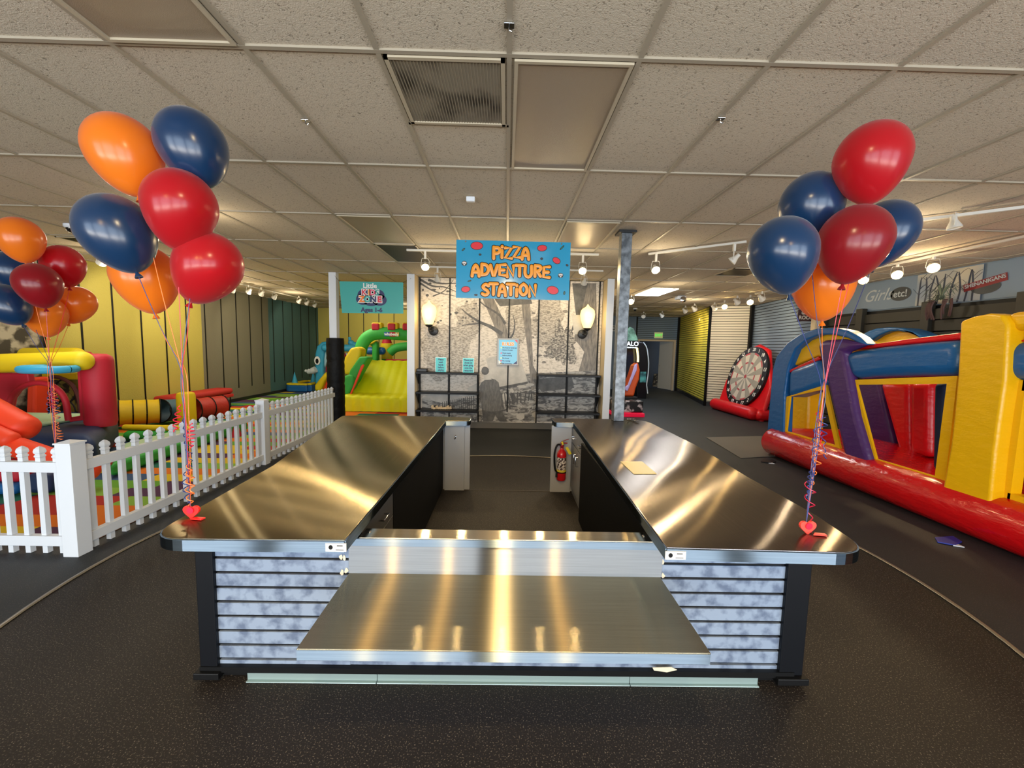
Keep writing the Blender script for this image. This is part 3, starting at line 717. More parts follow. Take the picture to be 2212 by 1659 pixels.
for a,c in (((-3.24,by,2.87),(-3.33,8.06,2.98)),((-2.03,by,2.88),(-1.87,8.05,2.96))):
    B().tube([a,c],.003,5).build('cord',M_DARK,bn)

# ================================================================== MURAL ALCOVE
MY=8.40
def mural_mat(name,a,bc,sc,lo,hi,stretch=(1,1,1),dist=0):
    m=bpy.data.materials.new(name); m.use_nodes=True; nt=m.node_tree; b=nt.nodes['Principled BSDF']; L=nt.links.new
    b.inputs['Roughness'].default_value=.45
    tc=N(nt,'ShaderNodeTexCoord'); mp=N(nt,'ShaderNodeMapping'); mp.inputs['Scale'].default_value=stretch; L(tc.outputs['Object'],mp.inputs[0])
    n=N(nt,'ShaderNodeTexNoise',Scale=float(sc),Detail=8.0,Roughness=.62,Distortion=float(dist)); L(mp.outputs[0],n.inputs[0])
    r=N(nt,'ShaderNodeValToRGB'); r.color_ramp.elements[0].position=lo; r.color_ramp.elements[1].position=hi
    r.color_ramp.elements[0].color=lin(a); r.color_ramp.elements[1].color=lin(bc); L(n.outputs[0],r.inputs[0]); L(r.outputs[0],b.inputs['Base Color'])
    return m
M_SKY=mural_mat('print_sky_leaves','#b0a799','#d3cabd',13,.40,.52,(1.1,1,2.4))
M_FOL=mural_mat('print_foliage','#7f776b','#bdb4a6',18,.40,.58,(1,1,2.4))
M_FOLD=mural_mat('print_dense_foliage','#4f4a43','#b5ad9f',22,.44,.58,(1,1,1.8))
M_TRK=mural_mat('print_trunk','#55504a','#8b8377',9,.35,.65,(3,1,.6))
M_DKP=mural_mat('print_dark','#3c3a37','#5c5a55',8,.35,.65)
M_JKT=mural_mat('print_jacket','#55534f','#6f6c66',10,.35,.65,(3,1,1))
M_LTP=mural_mat('print_light','#a7a39b','#c3beb4',4,.35,.65)
M_STR=mural_mat('print_street','#4c4a47','#aeaaa2',6,.42,.58,(1,1,2.6),1.0)
mu=thing('wall_mural',(.04,MY,.13),'black and white street mural with trees and a standing figure on the back wall','mural')
B().box(-1.79,1.92,MY-.008,MY-.002,.13,CE-.01).build('printed_panel',M_SKY,mu)
INKN=[0]
def ink(pts,m,lay,name='printed_shape'):
    INKN[0]+=1; P=[aty(p[0],p[1],MY-.0085-.00011*INKN[0]) for p in pts]
    return B().add(P,[list(range(len(P)))]).build(name,m,mu)
def blob(cx,cy,rx,ry,m,lay,n=36,j=.18,seed=1):
    rnd=random.Random(seed); ph=[rnd.random()*6.28 for _ in range(6)]
    pts=[]
    for i in range(n):
        t=2*pi*i/n; r=1+j*sum(sin((k+2)*t*1.7+ph[k])/(k+1.5) for k in range(6))+rnd.uniform(-j,j)*.5
        pts.append((cx+rx*r*cos(t),cy+ry*r*sin(t)))
    ink(pts,m,lay)
blob(960,760,50,60,M_FOL,1,seed=3,j=.1); blob(1010,700,25,50,M_FOL,1,seed=4); blob(1185,700,36,60,M_FOL,1,seed=5); blob(1215,745,30,42,M_FOLD,1,seed=6,j=.25)
blob(1120,700,30,45,M_FOL,1,seed=8)
ink([(912,860),(1292,860),(1292,910),(910,912)],M_STR,1); ink([(1080,810),(1290,800),(1290,870),(1080,880)],M_STR,2)
ink([(1240,612),(1288,612),(1290,800),(1250,802),(1262,760),(1240,730),(1252,680)],M_TRK,1)
ink([(1236,612),(1270,612),(1250,700),(1232,720),(1244,680)],M_DKP,2)
ink([(1235,680),(1262,680),(1262,722),(1240,722)],M_LTP,3)
ink([(1040,640),(1064,640),(1092,700),(1102,740),(1080,745),(1066,700)],M_TRK,3)
ink([(1124,640),(1144,640),(1152,790),(1172,830),(1148,845),(1140,760)],M_TRK,3)
ink([(1064,640),(1145,640),(1150,656),(1080,662)],M_DKP,3)
def branch(pts,w0,w1,lay=4,m=None):
    n=len(pts); up=[];dn=[]
    sp=smooth_path([(p[0],p[1],0) for p in pts],5); 
    for i,p in enumerate(sp):
        t=i/(len(sp)-1); a=sp[max(i-1,0)];c=sp[min(i+1,len(sp)-1)]; d=(c-a).normalized(); w_=(w0*(1-t)+w1*t)/2
        up.append((p.x-d.y*w_,p.y+d.x*w_)); dn.append((p.x+d.y*w_,p.y-d.x*w_))
    ink(up+dn[::-1],m or M_DKP,lay)
branch([(1085,722),(1060,706),(1035,695),(1012,680),(998,668)],9,2); branch([(1042,698),(1020,700),(998,703)],5,1.5)
branch([(1092,700),(1078,680),(1050,662),(1035,650)],6,2); branch([(1098,735),(1108,722),(1112,700),(1108,680)],5,1.5)
branch([(908,604),(935,618),(960,620),(985,630)],5,1.5); branch([(908,612),(940,630),(985,640)],4,1); branch([(925,604),(950,612),(985,612)],6,2); branch([(935,640),(960,628),(980,604)],3,1)
rb=random.Random(5)
for k in range(26):
    x=rb.uniform(912,1030);y=rb.uniform(606,700); blob(x,y,rb.uniform(1.5,5),rb.uniform(1.2,3),M_DKP,4,n=9,seed=k+40)
for k in range(26):
    x=rb.uniform(1150,1235);y=rb.uniform(655,790); blob(x,y,rb.uniform(2,7),rb.uniform(1.2,3.5),M_TRK,4,n=9,seed=k+90)
# painter's blank canvas on the easel, figure seen from behind, street furniture
ink([(1050,776),(1056,772),(1120,760),(1140,824),(1080,838),(1066,836)],M_LTP,5)
ink([(1078,836),(1140,824),(1140,829),(1079,842)],M_DKP,6)
ink([(1040,876),(1078,874),(1088,895),(1096,911),(1079,911),(1070,897),(1064,911),(1044,911)],M_DKP,6,'printed_figure')
ink([(1034,838),(1040,826),(1050,819),(1060,817),(1070,820),(1077,826),(1081,846),(1086,866),(1090,884),(1078,888),(1060,889),(1044,886),(1038,868),(1035,856)],M_JKT,6,'printed_figure')
ink([(1045,806),(1058,806),(1062,820),(1046,821)],M_LTP,6,'printed_figure')
blob(1048,801,8,9,M_DKP,7,n=20,j=.04,seed=2)
ink([(1010,838),(1034,826),(1036,842),(1012,850)],M_LTP,5)
for x,y,rx,ry in ((1124,900,9,7),(1156,896,7,6),(1090,858,6,9),(1105,846,5,7),(1128,835,12,3),(1145,831,9,3)): blob(x,y,rx,ry,M_LTP,7,n=18,j=.04,seed=int(x))
for k in range(9):
    x=1085+k*8; branch([(x,880-k*2),(x+rb.uniform(-6,10),850-k)],3,2,6,M_DKP)
ink([(1100,850),(1110,848),(1118,868),(1108,870)],M_DKP,6); ink([(1150,820),(1235,812),(1240,838),(1170,846)],M_DKP,4)
ink([(912,860),(950,842),(985,848),(1000,862),(960,872)],M_LTP,4)
for k in range(16): ink([(955+k*4.5,868-k*.9),(956.5+k*4.5,868-k*.9),(956.5+k*4.5,892),(955+k*4.5,892)],M_DKP,5)
for x in (-1.764,-1.163,-.562,.035,.636,1.241,1.856):
    z0=.35 if abs(x)<.1 else .13
    B().box(x-.013,x+.013,MY-.03,MY-.021,z0,CE-.012).build('black_channel',M_BLACK,mu)

def shelf_unit(x0,x1,label):
    t=thing('wall_shelf_unit',((x0+x1)/2,8.3,.35),label,'shelf')
    for z in (1.16,.765,.40):
        s=B().box(x0,x1,8.10,MY-.032,z-.04,z).build('shelf_board',mat('black_shelf','#0a0b0e',.4,spec=.25),t,bevel=.004)
        for x in (x0+.012,x1-.012): B().prism([(x-.003,8.12,z-.04),(x-.003,MY-.033,z-.04),(x-.003,MY-.033,z-.26),(x-.003,MY-.06,z-.26)],(.006,0,0)).build('bracket',M_BLACK,s)
    for x in (x0+.03,(x0+x1)/2,x1-.03): B().box(x-.015,x+.015,MY-.05,MY-.031,.36,1.16).build('upright',M_BLACK,t)
shelf_unit(-1.79,-.55,'left black three tier wall shelf below the two small turquoise signs')
shelf_unit(.62,1.89,'right black three tier wall shelf on the mural wall')
tag(B().box(-1.78,-1.58,8.13,8.3,1.161,1.225).build('black_box',M_DARK,bevel=.01),'small black box on the top left shelf','box')
M_TQ=mat('turquoise_card','#45c3c6',.35)
for x0,x1,lines,lab in ((-1.413,-1.205,('Please','wash','hands','before','playing'),'small turquoise sign reading Please wash hands before playing'),(-.868,-.652,('Please put','shoes on','when going','onto the','restaurant'),'small turquoise sign reading Please put shoes on')):
    t=thing('shelf_sign',((x0+x1)/2,8.2,1.161),lab,'sign')
    B().box(x0,x1,8.2,8.204,1.162,1.448).build('card',M_TQ,t)
    B().box(x0-.006,x1+.006,8.204,8.209,1.161,1.456).build('acrylic_holder',mat('clear_acrylic','#e4f0f0',.1),t)
    for k,l in enumerate(lines): text(l,.05,((x0+x1)/2,8.2,1.41-.052*k),(1,0,0),(0,0,1),M_NV,t,.0008,.0015,push=.002,sx=.85)
rs=thing('rules_sign',(.025,8.36,1.31),'framed blue Rules sign hung in the middle of the mural','sign')
B().box(-.195,.248,8.345,8.366,1.315,1.865).build('frame',mat('grey_frame','#8e8d89',.4,metal=.4),rs,bevel=.004)
B().box(-.16,.213,8.340,8.345,1.35,1.83).build('poster',mat('rules_blue','#6fc0e8',.3),rs)
text('RULES',.088,(.025,8.340,1.745),(1,0,0),(0,0,1),M_WL,rs,.001,.008,push=.002); text('RULES',.088,(.025,8.340,1.745),(1,0,0),(0,0,1),M_OR,rs,.001,.003,push=.004)
for k,(l,c) in enumerate((('No food or drink on','#d8ee90'),('bounce houses',None),('Wash hands','#e0608a'),('before playing',None),('No shoes','#e8f4b0'),('No running','#e04060'),('No screaming','#f0e090'))):
    z=1.672-.045*k-(.02 if k>1 else 0)-(.01*(k-3) if k>3 else 0)
    text(l,.036,(-.085,8.340,z),(1,0,0),(0,0,1),M_NV,rs,.0008,.0008,push=.002,align='LEFT',sx=.95)
    if c: B().prism(ellipse((-.11,8.339,z),(1,0,0),(0,0,1),.016,.016,14),(0,-.001,0)).build('bullet',mat('dot_'+c.strip('#'),c,.4),rs)
B().prism([(.16,8.339,1.83),(.213,8.339,1.83),(.213,8.339,1.77)],(0,-.001,0)).build('corner_mark',MATS['pepperoni_red'],rs)
B().prism([(.14,8.339,1.35),(.213,8.339,1.35),(.213,8.339,1.41)],(0,-.001,0)).build('corner_mark',M_NV,rs)
B().prism([(-.16,8.339,1.35),(-.08,8.339,1.35),(-.16,8.339,1.42)],(0,-.001,0)).build('corner_mark',M_WL,rs)
def sconce(x,label):
    t=thing('wall_sconce',(x,8.33,1.9),label,'lamp'); z=2.06
    B().lathe([(.001,0),(.085,0),(.095,.012),(.085,.03),(.03,.05)],(x+(.07 if x<0 else -.07),MY-.032,1.98),24,(0,-1,0)).build('back_plate',M_DARK,t,True)
    B().tube(smooth_path([(x+(.07 if x<0 else -.07),8.33,1.98),(x+(.05 if x<0 else -.05),8.24,1.97),(x,8.24,1.985),(x,8.24,2.06)]),.016,10).lathe([(.02,2.04),(.065,2.07),(.075,2.085),(.075,2.10)],(x,8.24,0),20).build('arm',M_DARK,t,True)
    B().lathe([(.07,2.10),(.10,2.16),(.135,2.27),(.147,2.37),(.135,2.44),(.11,2.475),(.07,2.50),(.035,2.525),(.012,2.56),(.003,2.575)],(x,8.24,0),28).build('globe',M_GLOBE,t,True)
    l=lamp('sconce_light','POINT',(x,8.12,2.3),9,WARM,.12); 
sconce(-1.555,'lit acorn wall lamp on the left side of the mural'); sconce(1.60,'lit acorn wall lamp on the right side of the mural')
# small pale paper flowers / blocks on the rear left of the counter
b=B(); rr=random.Random(2)
for k in range(9):
    p=Vector((-1.5+.045*k,8.22+rr.uniform(-.03,.03),.405)); h=rr.uniform(.04,.09); b.prism([p,p+Vector((.05,0,.01)),p+Vector((.035,.0,h)),p+Vector((-.01,0,h*.7))],(0,.02,0))

tag(b.build('wood_offcuts',mat('pale_wood','#d8bd93',.6)),'pale wooden pieces lying on the lowest left shelf','wood pieces')

# ================================================================== CEILING FITTINGS
def troffer(x0,x1,y0,y1,label):
    t=thing('ceiling_light',((x0+x1)/2,(y0+y1)/2,CE-.02),label,'light')
    b=B(); f=.018; z0,z1=CE-.014,CE-.002
    b.box(x0,x1,y0,y0+f,z0,z1).box(x0,x1,y1-f,y1,z0,z1).box(x0,x0+f,y0+f,y1-f,z0,z1).box(x1-f,x1,y0+f,y1-f,z0,z1)
    b.build('frame',mat('troffer_frame','#b0a48d',.45),t)
    # acrylic lens, sagging a little
    nx,ny=8,12; vs=[];fs=[]
    for j in range(ny+1):
        for i in range(nx+1):
            u=i/nx;v=j/ny; vs.append((x0+f+(x1-x0-2*f)*u,y0+f+(y1-y0-2*f)*v,CE-.004-.012*sin(pi*u)*sin(pi*v)))
    for j in range(ny):
        for i in range(nx): a=j*(nx+1)+i; fs.append((a,a+1,a+nx+2,a+nx+1))
    B().add(vs,fs).build('lens',M_LENS,t,True); return t
C=lambda i:X0+.61*i; Rw=lambda j:Y0+1.22*j
troffer(C(0)+.025,C(1)-.02,Rw(0)+.02,Rw(1)-.02,'unlit ceiling light beside the square air vent, right above the counter')
troffer(C(-3)+.02,C(-2)-.02,Rw(-1)+.02,Rw(0)-.02,'unlit ceiling light cut by the top edge of the photo at upper left')
troffer(C(-3)+.02,C(-2)-.02,Rw(2)+.02,Rw(3)-.02,'unlit ceiling light above the Little Kids Zone banner')
troffer(C(1)+.02,C(2)-.02,Rw(2)+.02,Rw(3)-.02,'unlit ceiling light just left of the galvanised column top')
def vent(x0,x1,y0,y1,label,col='#8a8172'):
    t=thing('air_vent',((x0+x1)/2,(y0+y1)/2,CE-.02),label,'vent')
    m=mat('vent_mesh','#958c7b',.6,var='#3a342b',vscale=3.2,vdet=3,lo=.38,hi=.56)
    B().box(x0+.02,x1-.02,y0+.02,y1-.02,CE-.003,CE+.004).build('backing',m if col!='dark' else mat('vent_dark','#3b362f',.6),t)
    b=B(); b.box(x0,x1,y0,y0+.02,CE-.012,CE).box(x0,x1,y1-.02,y1,CE-.012,CE).box(x0,x0+.02,y0,y1,CE-.012,CE).box(x1-.02,x1,y0,y1,CE-.012,CE)
    b.build('frame',MATS['troffer_frame'],t)
    b=B(); n=34
    for k in range(n):
        x=x0+.025+(x1-x0-.05)*k/(n-1); b.box(x-.0022,x+.0022,y0+.02,y1-.02,CE-.007,CE-.003)
    b.build('perforated_grille',mat('grille_metal','#857c6b',.5) if col!='dark' else M_DARK,t)
vent(C(-1)+.02,C(0)-.02,Rw(0)+.02,Rw(0)+.60,'square air vent with dark dust marks in the ceiling')
vent(C(-3)+.02,C(-2)-.02,Rw(3)+.02,Rw(4)-.02,'dark air vent behind the ceiling light above the banner','dark')
vent(C(6)+.0,C(7)-.02,Rw(4)-.2,Rw(4)+.5,'dark ceiling vent between the column and the right balloons','dark')
vent(C(-10),C(-9),5.75,6.33,'dark ceiling vent near the left balloon bunch','dark')
vent(C(8),C(9),7.3,8.0,'dark ceiling vent near the blue slatwall','dark')
t=thing('ceiling_panel_light',(3.47,9.75,CE-.02),'lit ceiling panel glowing white beyond the column','light')
B().box(3.18,3.76,9.12,10.36,CE-.012,CE-.002).build('diffuser',M_PANEL,t)
lamp('panel_light','AREA',(3.47,9.74,CE-.03),45,(.93,.97,1),.55,1.2,aim=(3.47,9.74,0))
# motion sensor, dome cameras, sprinkler heads
s=tag(B().box(-.395,-.315,3.84,3.885,CE-.045,CE-.001).build('motion_sensor',M_WHITE,bevel=.008),'small white motion sensor on the ceiling in front of the blue sign','sensor')
def dome(x,y,label):
    t=thing('dome_camera',(x,y,CE-.1),label,'camera')
    B().lathe([(.07,0),(.07,-.03),(.055,-.045)],(x,y,CE),24).build('housing',M_WHITE,t,True)
    B().lathe([(.05,-.045),(.045,-.07),(.03,-.088),(.003,-.095)],(x,y,CE),24).build('dark_dome',mat('dome_black','#060606',.08),t,True)
dome(-5.27,5.15,'dome security camera on the ceiling left of the balloons')
dome(4.2,13.6,'distant dome security camera before the doorway')
for x,y,lab in ((-.017,1.843,'top centre'),(-1.247,2.634,'upper left'),(1.21,2.483,'right of the unlit light')):
    t=thing('ceiling_hook',(x,y,CE-.03),'small clear ceiling hook on the grid, '+lab,'hook')
    B().box(x-.022,x+.022,y-.016,y+.016,CE-.012,CE-.005).build('clip_plate',M_CHROME,t,bevel=.002)
    B().tube([(x,y,CE-.012),(x,y,CE-.028),(x+.012,y,CE-.033),(x+.016,y,CE-.024)],.003,6).build('hook',M_CHROME,t,True)
cl=thing('wall_camera',(4.3,10.3,CE-.2),'white round ceiling fixture with a small red light far right','camera')
B().box(4.19,4.41,10.2,10.4,CE-.09,CE-.002).build('body',M_WHITE,cl,bevel=.02); B().lathe([(.07,0),(.075,.03),(.05,.04)],(4.32,10.2,CE-.1),18,(0,-1,0)).build('lens',M_CHROME,cl,True)

# track lighting
def head(x,y,z,aim,lit,label,group,power=30,spot=75,size=1.0):
    """track spotlight: clip, loop arm and lamp can, pointing along aim"""
    t=thing('track_spotlight',(x,y,z),label,'spotlight',group); zt=CE-.03
    B().box(x-.014,x+.014,y-.014,y+.014,z+.10,zt).build('clip',M_TRACKW,t)
    a=Vector(aim).normalized(); side=a.cross(Vector((0,0,1))).normalized(); c=Vector((x,y,z))
    top=Vector((x,y,z+.10)); s=size
    B().tube(smooth_path([top,top+side*.045*s,c+side*.058*s,c+side*.05*s]),.0035,6).tube(smooth_path([top,top-side*.045*s,c-side*.058*s,c-side*.05*s]),.0035,6).build('yoke',M_TRACKW,t,True)
    prof=[(.001,-.085),(.024,-.083),(.026,-.045),(.03,-.035),(.052,.012),(.056,.03),(.054,.032),(.046,.024)]
    B().lathe([(r*s,h*s) for r,h in prof],c,20,a).build('lamp_can',M_TRACKW,t,True)
    B().lathe([(.001,.026*s),(.044*s,.024*s),(.046*s,.020*s)],c,20,a).build('bulb',M_BULB if lit else mat('unlit_bulb','#dcd6c4',.2),t,True)
    if lit and power:
        lamp('spot_light','SPOT',tuple(c+a*.06*s),power,WARM,.04,aim=tuple(c+a),spot=spot,blend=.6)
def track(a,b,label,drop=.012):
    a=Vector(a);b=Vector(b); z=CE-.03
    tag(B().beam((a.x,a.y,z),(b.x,b.y,z),.032,.026).build('lighting_track',M_TRACKW),label,'track')
track((-1.43,5.91),(1.27,5.91),'white lighting track right behind the blue sign'); track((-1.43,7.12),(1.62,7.12),'white lighting track in front of the mural')
track((1.94,5.79),(2.86,5.03),'short white lighting track right of the column'); track((3.3,4.66),(4.9,3.36),'white lighting track crossing the upper right corner')
G1='spotlights over the counter'
for x_,lab in ((-.62,'lit spotlight hidden behind the left half of the blue sign'),(.02,'lit spotlight hidden behind the middle of the blue sign'),(.55,'lit spotlight hidden behind the right half of the blue sign')):
    head(x_,5.91,2.80,(0,-1,-.8),True,lab,G1,30)
head(-1.17,5.91,2.80,(.25,-1,-.9),True,'lit spotlight left of the blue sign',G1,30); head(1.05,5.91,2.80,(-.1,-1,-.8),True,'lit spotlight right of the blue sign beside the column',G1,30)
head(-1.2,7.12,2.82,(.1,1,-.9),False,'spotlight turned to the mural, below the left end of the rear track',G1); head(1.3,7.12,2.82,(-.1,1,-.9),False,'spotlight turned to the mural, below the right end of the rear track',G1)
lamp('mural_wash','SPOT',(-1.15,7.2,2.78),34,WARM,.05,aim=(-1.0,8.4,1.9),spot=110); lamp('mural_wash','SPOT',(1.25,7.2,2.78),34,WARM,.05,aim=(1.1,8.4,1.9),spot=110); lamp('mural_wash','SPOT',(.1,7.2,2.85),26,WARM,.05,aim=(.05,8.4,1.9),spot=120)
head(2.02,5.72,2.80,(-.1,-1,-.8),True,'lit spotlight at the left end of the short track right of the column',G1,30); head(2.76,5.11,2.82,(-.8,.5,-.9),False,'unlit spotlight at the right end of the short track',G1)
p=atz(2064,461,CE-.03); q=aty(2064,486,p.y); head(p.x,p.y,q.z,(.1,-.1,-1),False,'unlit spotlight on the upper right track',G1)
# track over the front of the shop, behind the camera, aimed at the counter
track((-2.0,-1.5),(2.0,-1.5),'white lighting track over the shop entrance, behind the camera')
for x_ in (-1.5,-.74,.0,.72):
    t_=thing('track_spotlight',(x_,-1.5,2.8),'lit spotlight on the entrance track behind the camera','spotlight','spotlights over the shop entrance')
    B().lathe([(.024,0),(.026,.05),(.052,.10),(.056,.118),(.046,.112)],(x_,-1.5,2.86),20,(0,.8,-.6)).box(x_-.01,x_+.01,-1.51,-1.49,2.86,CE-.02).build('lamp_can',M_TRACKW,t_,True)
    B().lathe([(.001,.112),(.044,.111),(.046,.108)],(x_,-1.5,2.86),20,(0,.8,-.6)).build('bulb',M_BULB,t_,True)
    lamp('spot_light','SPOT',(x_,-1.38,2.76),85,(1,.58,.17),.03,aim=(x_*.8,1.8,.7),spot=60,blend=.7)
# row along the right wall, aimed back into the room / at the inflatables
G2='spotlights along the right wall'
track((5.63,3.0),(5.63,9.4),'long white lighting track along the right wall')
for (px,py,lab) in ((2015,577,'nearest lit spotlight of the right wall row'),(1937,592,'second lit spotlight of the right wall row'),(1865,604,'third lit spotlight of the right wall row, beside the orange balloon')):
    p=atx(px,py,5.63); head(p.x,p.y,p.z,(-.55,-.8,-.55),True,lab,G2,30,size=1.2)
for (px,py,lit,lab) in ((1645,645,0,'unlit spotlight before the blue slatwall'),(1620,652,1,'lit spotlight before the edge of white and blue slatwall'),(1592,653,0,'unlit spotlight above the white slatwall'),(1565,662,1,'lit spotlight at the left of the white slatwall'),(1543,666,0,'unlit spotlight near the black corner post of the white slatwall'),(1500,668,0,'spotlight before the yellow slatwall, right one'),(1480,672,0,'spotlight before the yellow slatwall, left one'),(1363,651,1,'lit spotlight just right of the column'),(1352,657,1,'lit spotlight partly behind the column'),(1430,682,0,'small spotlight above the exit sign'),(1390,683,0,'small spotlight left of the exit sign')):
    p=atz(px,py,2.86); head(p.x,p.y,p.z,(.9,.3,-.7) if (px>1400 and not lit) else (-.4,-1,-.5),bool(lit),lab,'distant spotlights at the right',0,size=1.3)
for (x,y,tx,ty) in ((5.7,10.9,6.6,12.4),(5.75,9.8,7.0,10.8),(5.5,13.2,6.6,14.6),(5.4,12.6,6.5,13.6)):
    lamp('wall_wash','SPOT',(x,y,2.8),60,WARM,.05,aim=(tx,ty,1.9),spot=100)
# left wall row
G3='spotlights along the left wall'
track((-6.25,6.3),(-6.25,13.8),'long white lighting track along the left wall')
for (px,py,lit,lab) in ((220,566,0,'spotlight beside the front left navy balloon'),(503,627,1,'lit spotlight of the left wall row right of the red balloon'),(538,630,0,'unlit spotlight next after the lit one on the left wall row'),(565,635,0,'unlit spotlight in the middle of the left wall row'),(593,642,0,'unlit spotlight over the taupe panels'),(646,651,0,'first of three small spotlights over the teal panels'),(663,655,0,'middle one of three small spotlights over the teal panels'),(680,660,0,'last of three small spotlights over the teal panels')):
    p=atz(px,py,2.86); head(p.x,p.y,p.z,(-.9,.35,-.75),bool(lit),lab,G3,0,size=1.15)
for (y,pw,ty) in ((7.6,60,8.3),(9.0,60,9.7),(11.2,26,11.9),(13.6,20,14.3)):
    lamp('wall_wash','SPOT',(-6.2,y,2.85),pw,(1,.86,.55),.05,aim=(-7.5,ty,1.9),spot=95)
for x in (-5.3,-3.6): lamp('kids_wall_wash','SPOT',(x,14.6,2.85),60,(1,.86,.5),.05,aim=(x,16.5,1.9),spot=120)
for x,y,pw in ((-1.17,5.8,4),(-.62,5.8,4),(.02,5.8,4),(.55,5.8,4),(1.05,5.8,4),(2.0,5.6,7),(-6.1,6.6,14),(-6.1,8.6,24),(-6.1,9.9,9),(3.9,4.2,10),(5.45,5.6,16),(5.45,7.4,20),(4.9,11,16),(-5.9,8.0,16),(-5.9,11.5,14),(-3.6,14.0,14),(0,6.9,8),(-3.2,4.5,8),(3.4,8.5,8)):
    lamp('room_fill','POINT',(x,y,2.7),pw,(1,.82,.55),.035)  # added fill points near the tracks: brighten ceiling and walls, streak the steel
lamp('kids_zone_light','AREA',(-4.7,11,2.98),60,(1,.9,.7),1.5,1.5,aim=(-4.7,11,0))
lamp('kids_zone_light','AREA',(-5.6,5.4,2.98),40,(1,.92,.78),1.2,1.2,aim=(-5.6,5.4,0))
lamp('arcade_light','AREA',(4.6,13.2,2.98),40,(.75,.85,1),1.2,1.2,aim=(4.6,13.2,0))

# ================================================================== KIDS ZONE
# striped plank carpet
cols=['#d8742c','#b03a34','#d8b830','#6aa03c','#44597c','#5a3e58','#2f6a58','#88b048']
cm=[mat('carpet_'+c.strip('#'),c,.95,spec=.1,bump=.2,bscale=200) for c in cols]
b=B(); rc=random.Random(21); y=3.32; r_=0
while y<16.4:
    y2=min(y+.25,16.4); x=-7.48+(-.5 if r_%2 else 0); last=-1
    while x<-1.96:
        x2=x+1.0+rc.uniform(-.1,.3); lim=-1.96 if y>8.25 else -3.46
        a,c=max(x,-7.48),min(x2,lim); i=rc.randrange(8)
        if i==last: i=(i+3)%8
        last=i
        if c>a+.01: b.mat(i).box(a,c,y,y2,0,.012)
        x=x2
    y=y2; r_+=1
tag(b.build('striped_carpet',cm),'multicoloured striped play carpet inside the kids zone','carpet')
tag(B().box(-3.46,-3.43,3.32,7.95,0,.016).build('carpet_edge_strip',mat('wood_edge','#8a5a34',.5)),'thin wooden edging strip between carpet and picket fence','edging')

V_RED=vinyl('red_inflated_vinyl','#d6101a',.3); V_YEL=vinyl('yellow_inflated_vinyl','#f0b808',.33); V_BLU=vinyl('blue_inflated_vinyl','#1f5f9c',.3)
V_PUR=vinyl('purple_inflated_vinyl','#4c2a66',.35); V_DRD=vinyl('crimson_inflated_nylon','#b0142a',.6,.15); V_NAV=vinyl('navy_inflated_nylon','#152c50',.6,.15)
V_NY=vinyl('yellow_inflated_nylon','#dcc010',.6,.2); V_GRN=vinyl('green_inflated_nylon','#2fa03c',.6,.2); V_DGR=vinyl('dark_green_nylon','#2c6a34',.6,.2); V_MINT=vinyl('mint_nylon','#a8c8a4',.6,.3)
V_LBL=vinyl('sky_blue_nylon','#36a0c8',.5,.15); V_ORD=vinyl('orange_red_nylon','#ee4420',.55,.2); V_LY=vinyl('lemon_nylon','#dfe000',.6,.35)
M_NET=mat('black_netting','#14120f',.8)

# --- bounce house at the left edge
bh=thing('bounce_house',(-6.6,5.9,0),'red and yellow bounce house with a light blue hoop, cut by the left edge','bounce house')
B().prism([(-7.45,5.0,.02),(-5.02,5.0,.02),(-6.1,6.45,.02),(-7.45,6.9,.02)],(0,0,.48)).build('base',V_NAV,bh,True,bevel=.14,bseg=4)
def col_(x,y,r,z0,z1,m,par,name='corner_column'):
    return B().lathe([(r*.9,z0),(r,z0+.06),(r*.98,(z0+z1)/2),(r,z1-.08),(r*.9,z1-.02),(r*.6,z1+.015),(.01,z1+.02)],(x,y,0),24).build(name,m,par,True)
p=aty(213,830,5.75); col_(p.x,5.75,.175,.47,1.46,V_DRD,bh)
p=aty(22,800,6.6); col_(p.x,6.6,.19,.47,1.62,V_ORD,bh)
p=aty(183,830,6.7); col_(p.x,6.75,.1,.47,1.45,V_DRD,bh,'inner_column')
B().sausage(aty(196,779,5.5),aty(-160,790,5.5),.125).build('front_beam',V_NY,bh,True)
B().sausage(aty(180,768,6.5),aty(22,768,6.5),.12).build('rear_beam',V_NY,bh,True)
c=aty(106,797,5.25); ring_=[c+Vector((.235*cos(t),.235*sin(t),0)) for t in [2*pi*i/32 for i in range(33)]]
B().tube(ring_,.048,12,False).build('basketball_hoop',V_LBL,bh,True)
# front wall with arched doorway
def pl5(pts,y): return [aty(a,b_,y) for a,b_ in pts]
B().prism(pl5([(-60,806),(60,806),(64,828),(40,840),(24,862),(18,900),(18,915),(-60,915)],5.55),(0,.08,0)).build('front_wall',V_DRD,bh,bevel=.02)
B().tube(smooth_path(pl5([(16,905),(24,862),(48,836),(84,827),(118,836),(140,862),(148,908)],5.5),6),.035,10).build('door_arch',V_DRD,bh,True)
B().prism(pl5([(166,800),(190,800),(200,905),(150,912),(148,902),(172,898)],5.62),(0,.06,0)).build('front_wall',V_DRD,bh,bevel=.01)
B().prism(pl5([(55,806),(168,806),(168,820),(55,822)],6.7),(0,.1,0)).build('rear_valance',V_NY,bh,bevel=.02)
B().prism(pl5([(62,820),(168,820),(176,905),(60,905)],6.8),(0,.01,0)).build('rear_net',mat('brown_mesh_print','#3a3122',.8,var='#9a8a3c',vscale=6,vdet=2,lo=.48,hi=.55),bh)
for cx_,cy_,r_ in ((90,850,.15),(140,845,.17),(85,885,.13),(142,888,.16)):
    c=aty(cx_,cy_,6.72); B().tube([c+Vector((r_*cos(t),0,r_*sin(t)*1.1)) for t in [2*pi*i/20 for i in range(21)]],.012,6,False).build('net_ring',M_NET,bh,True)
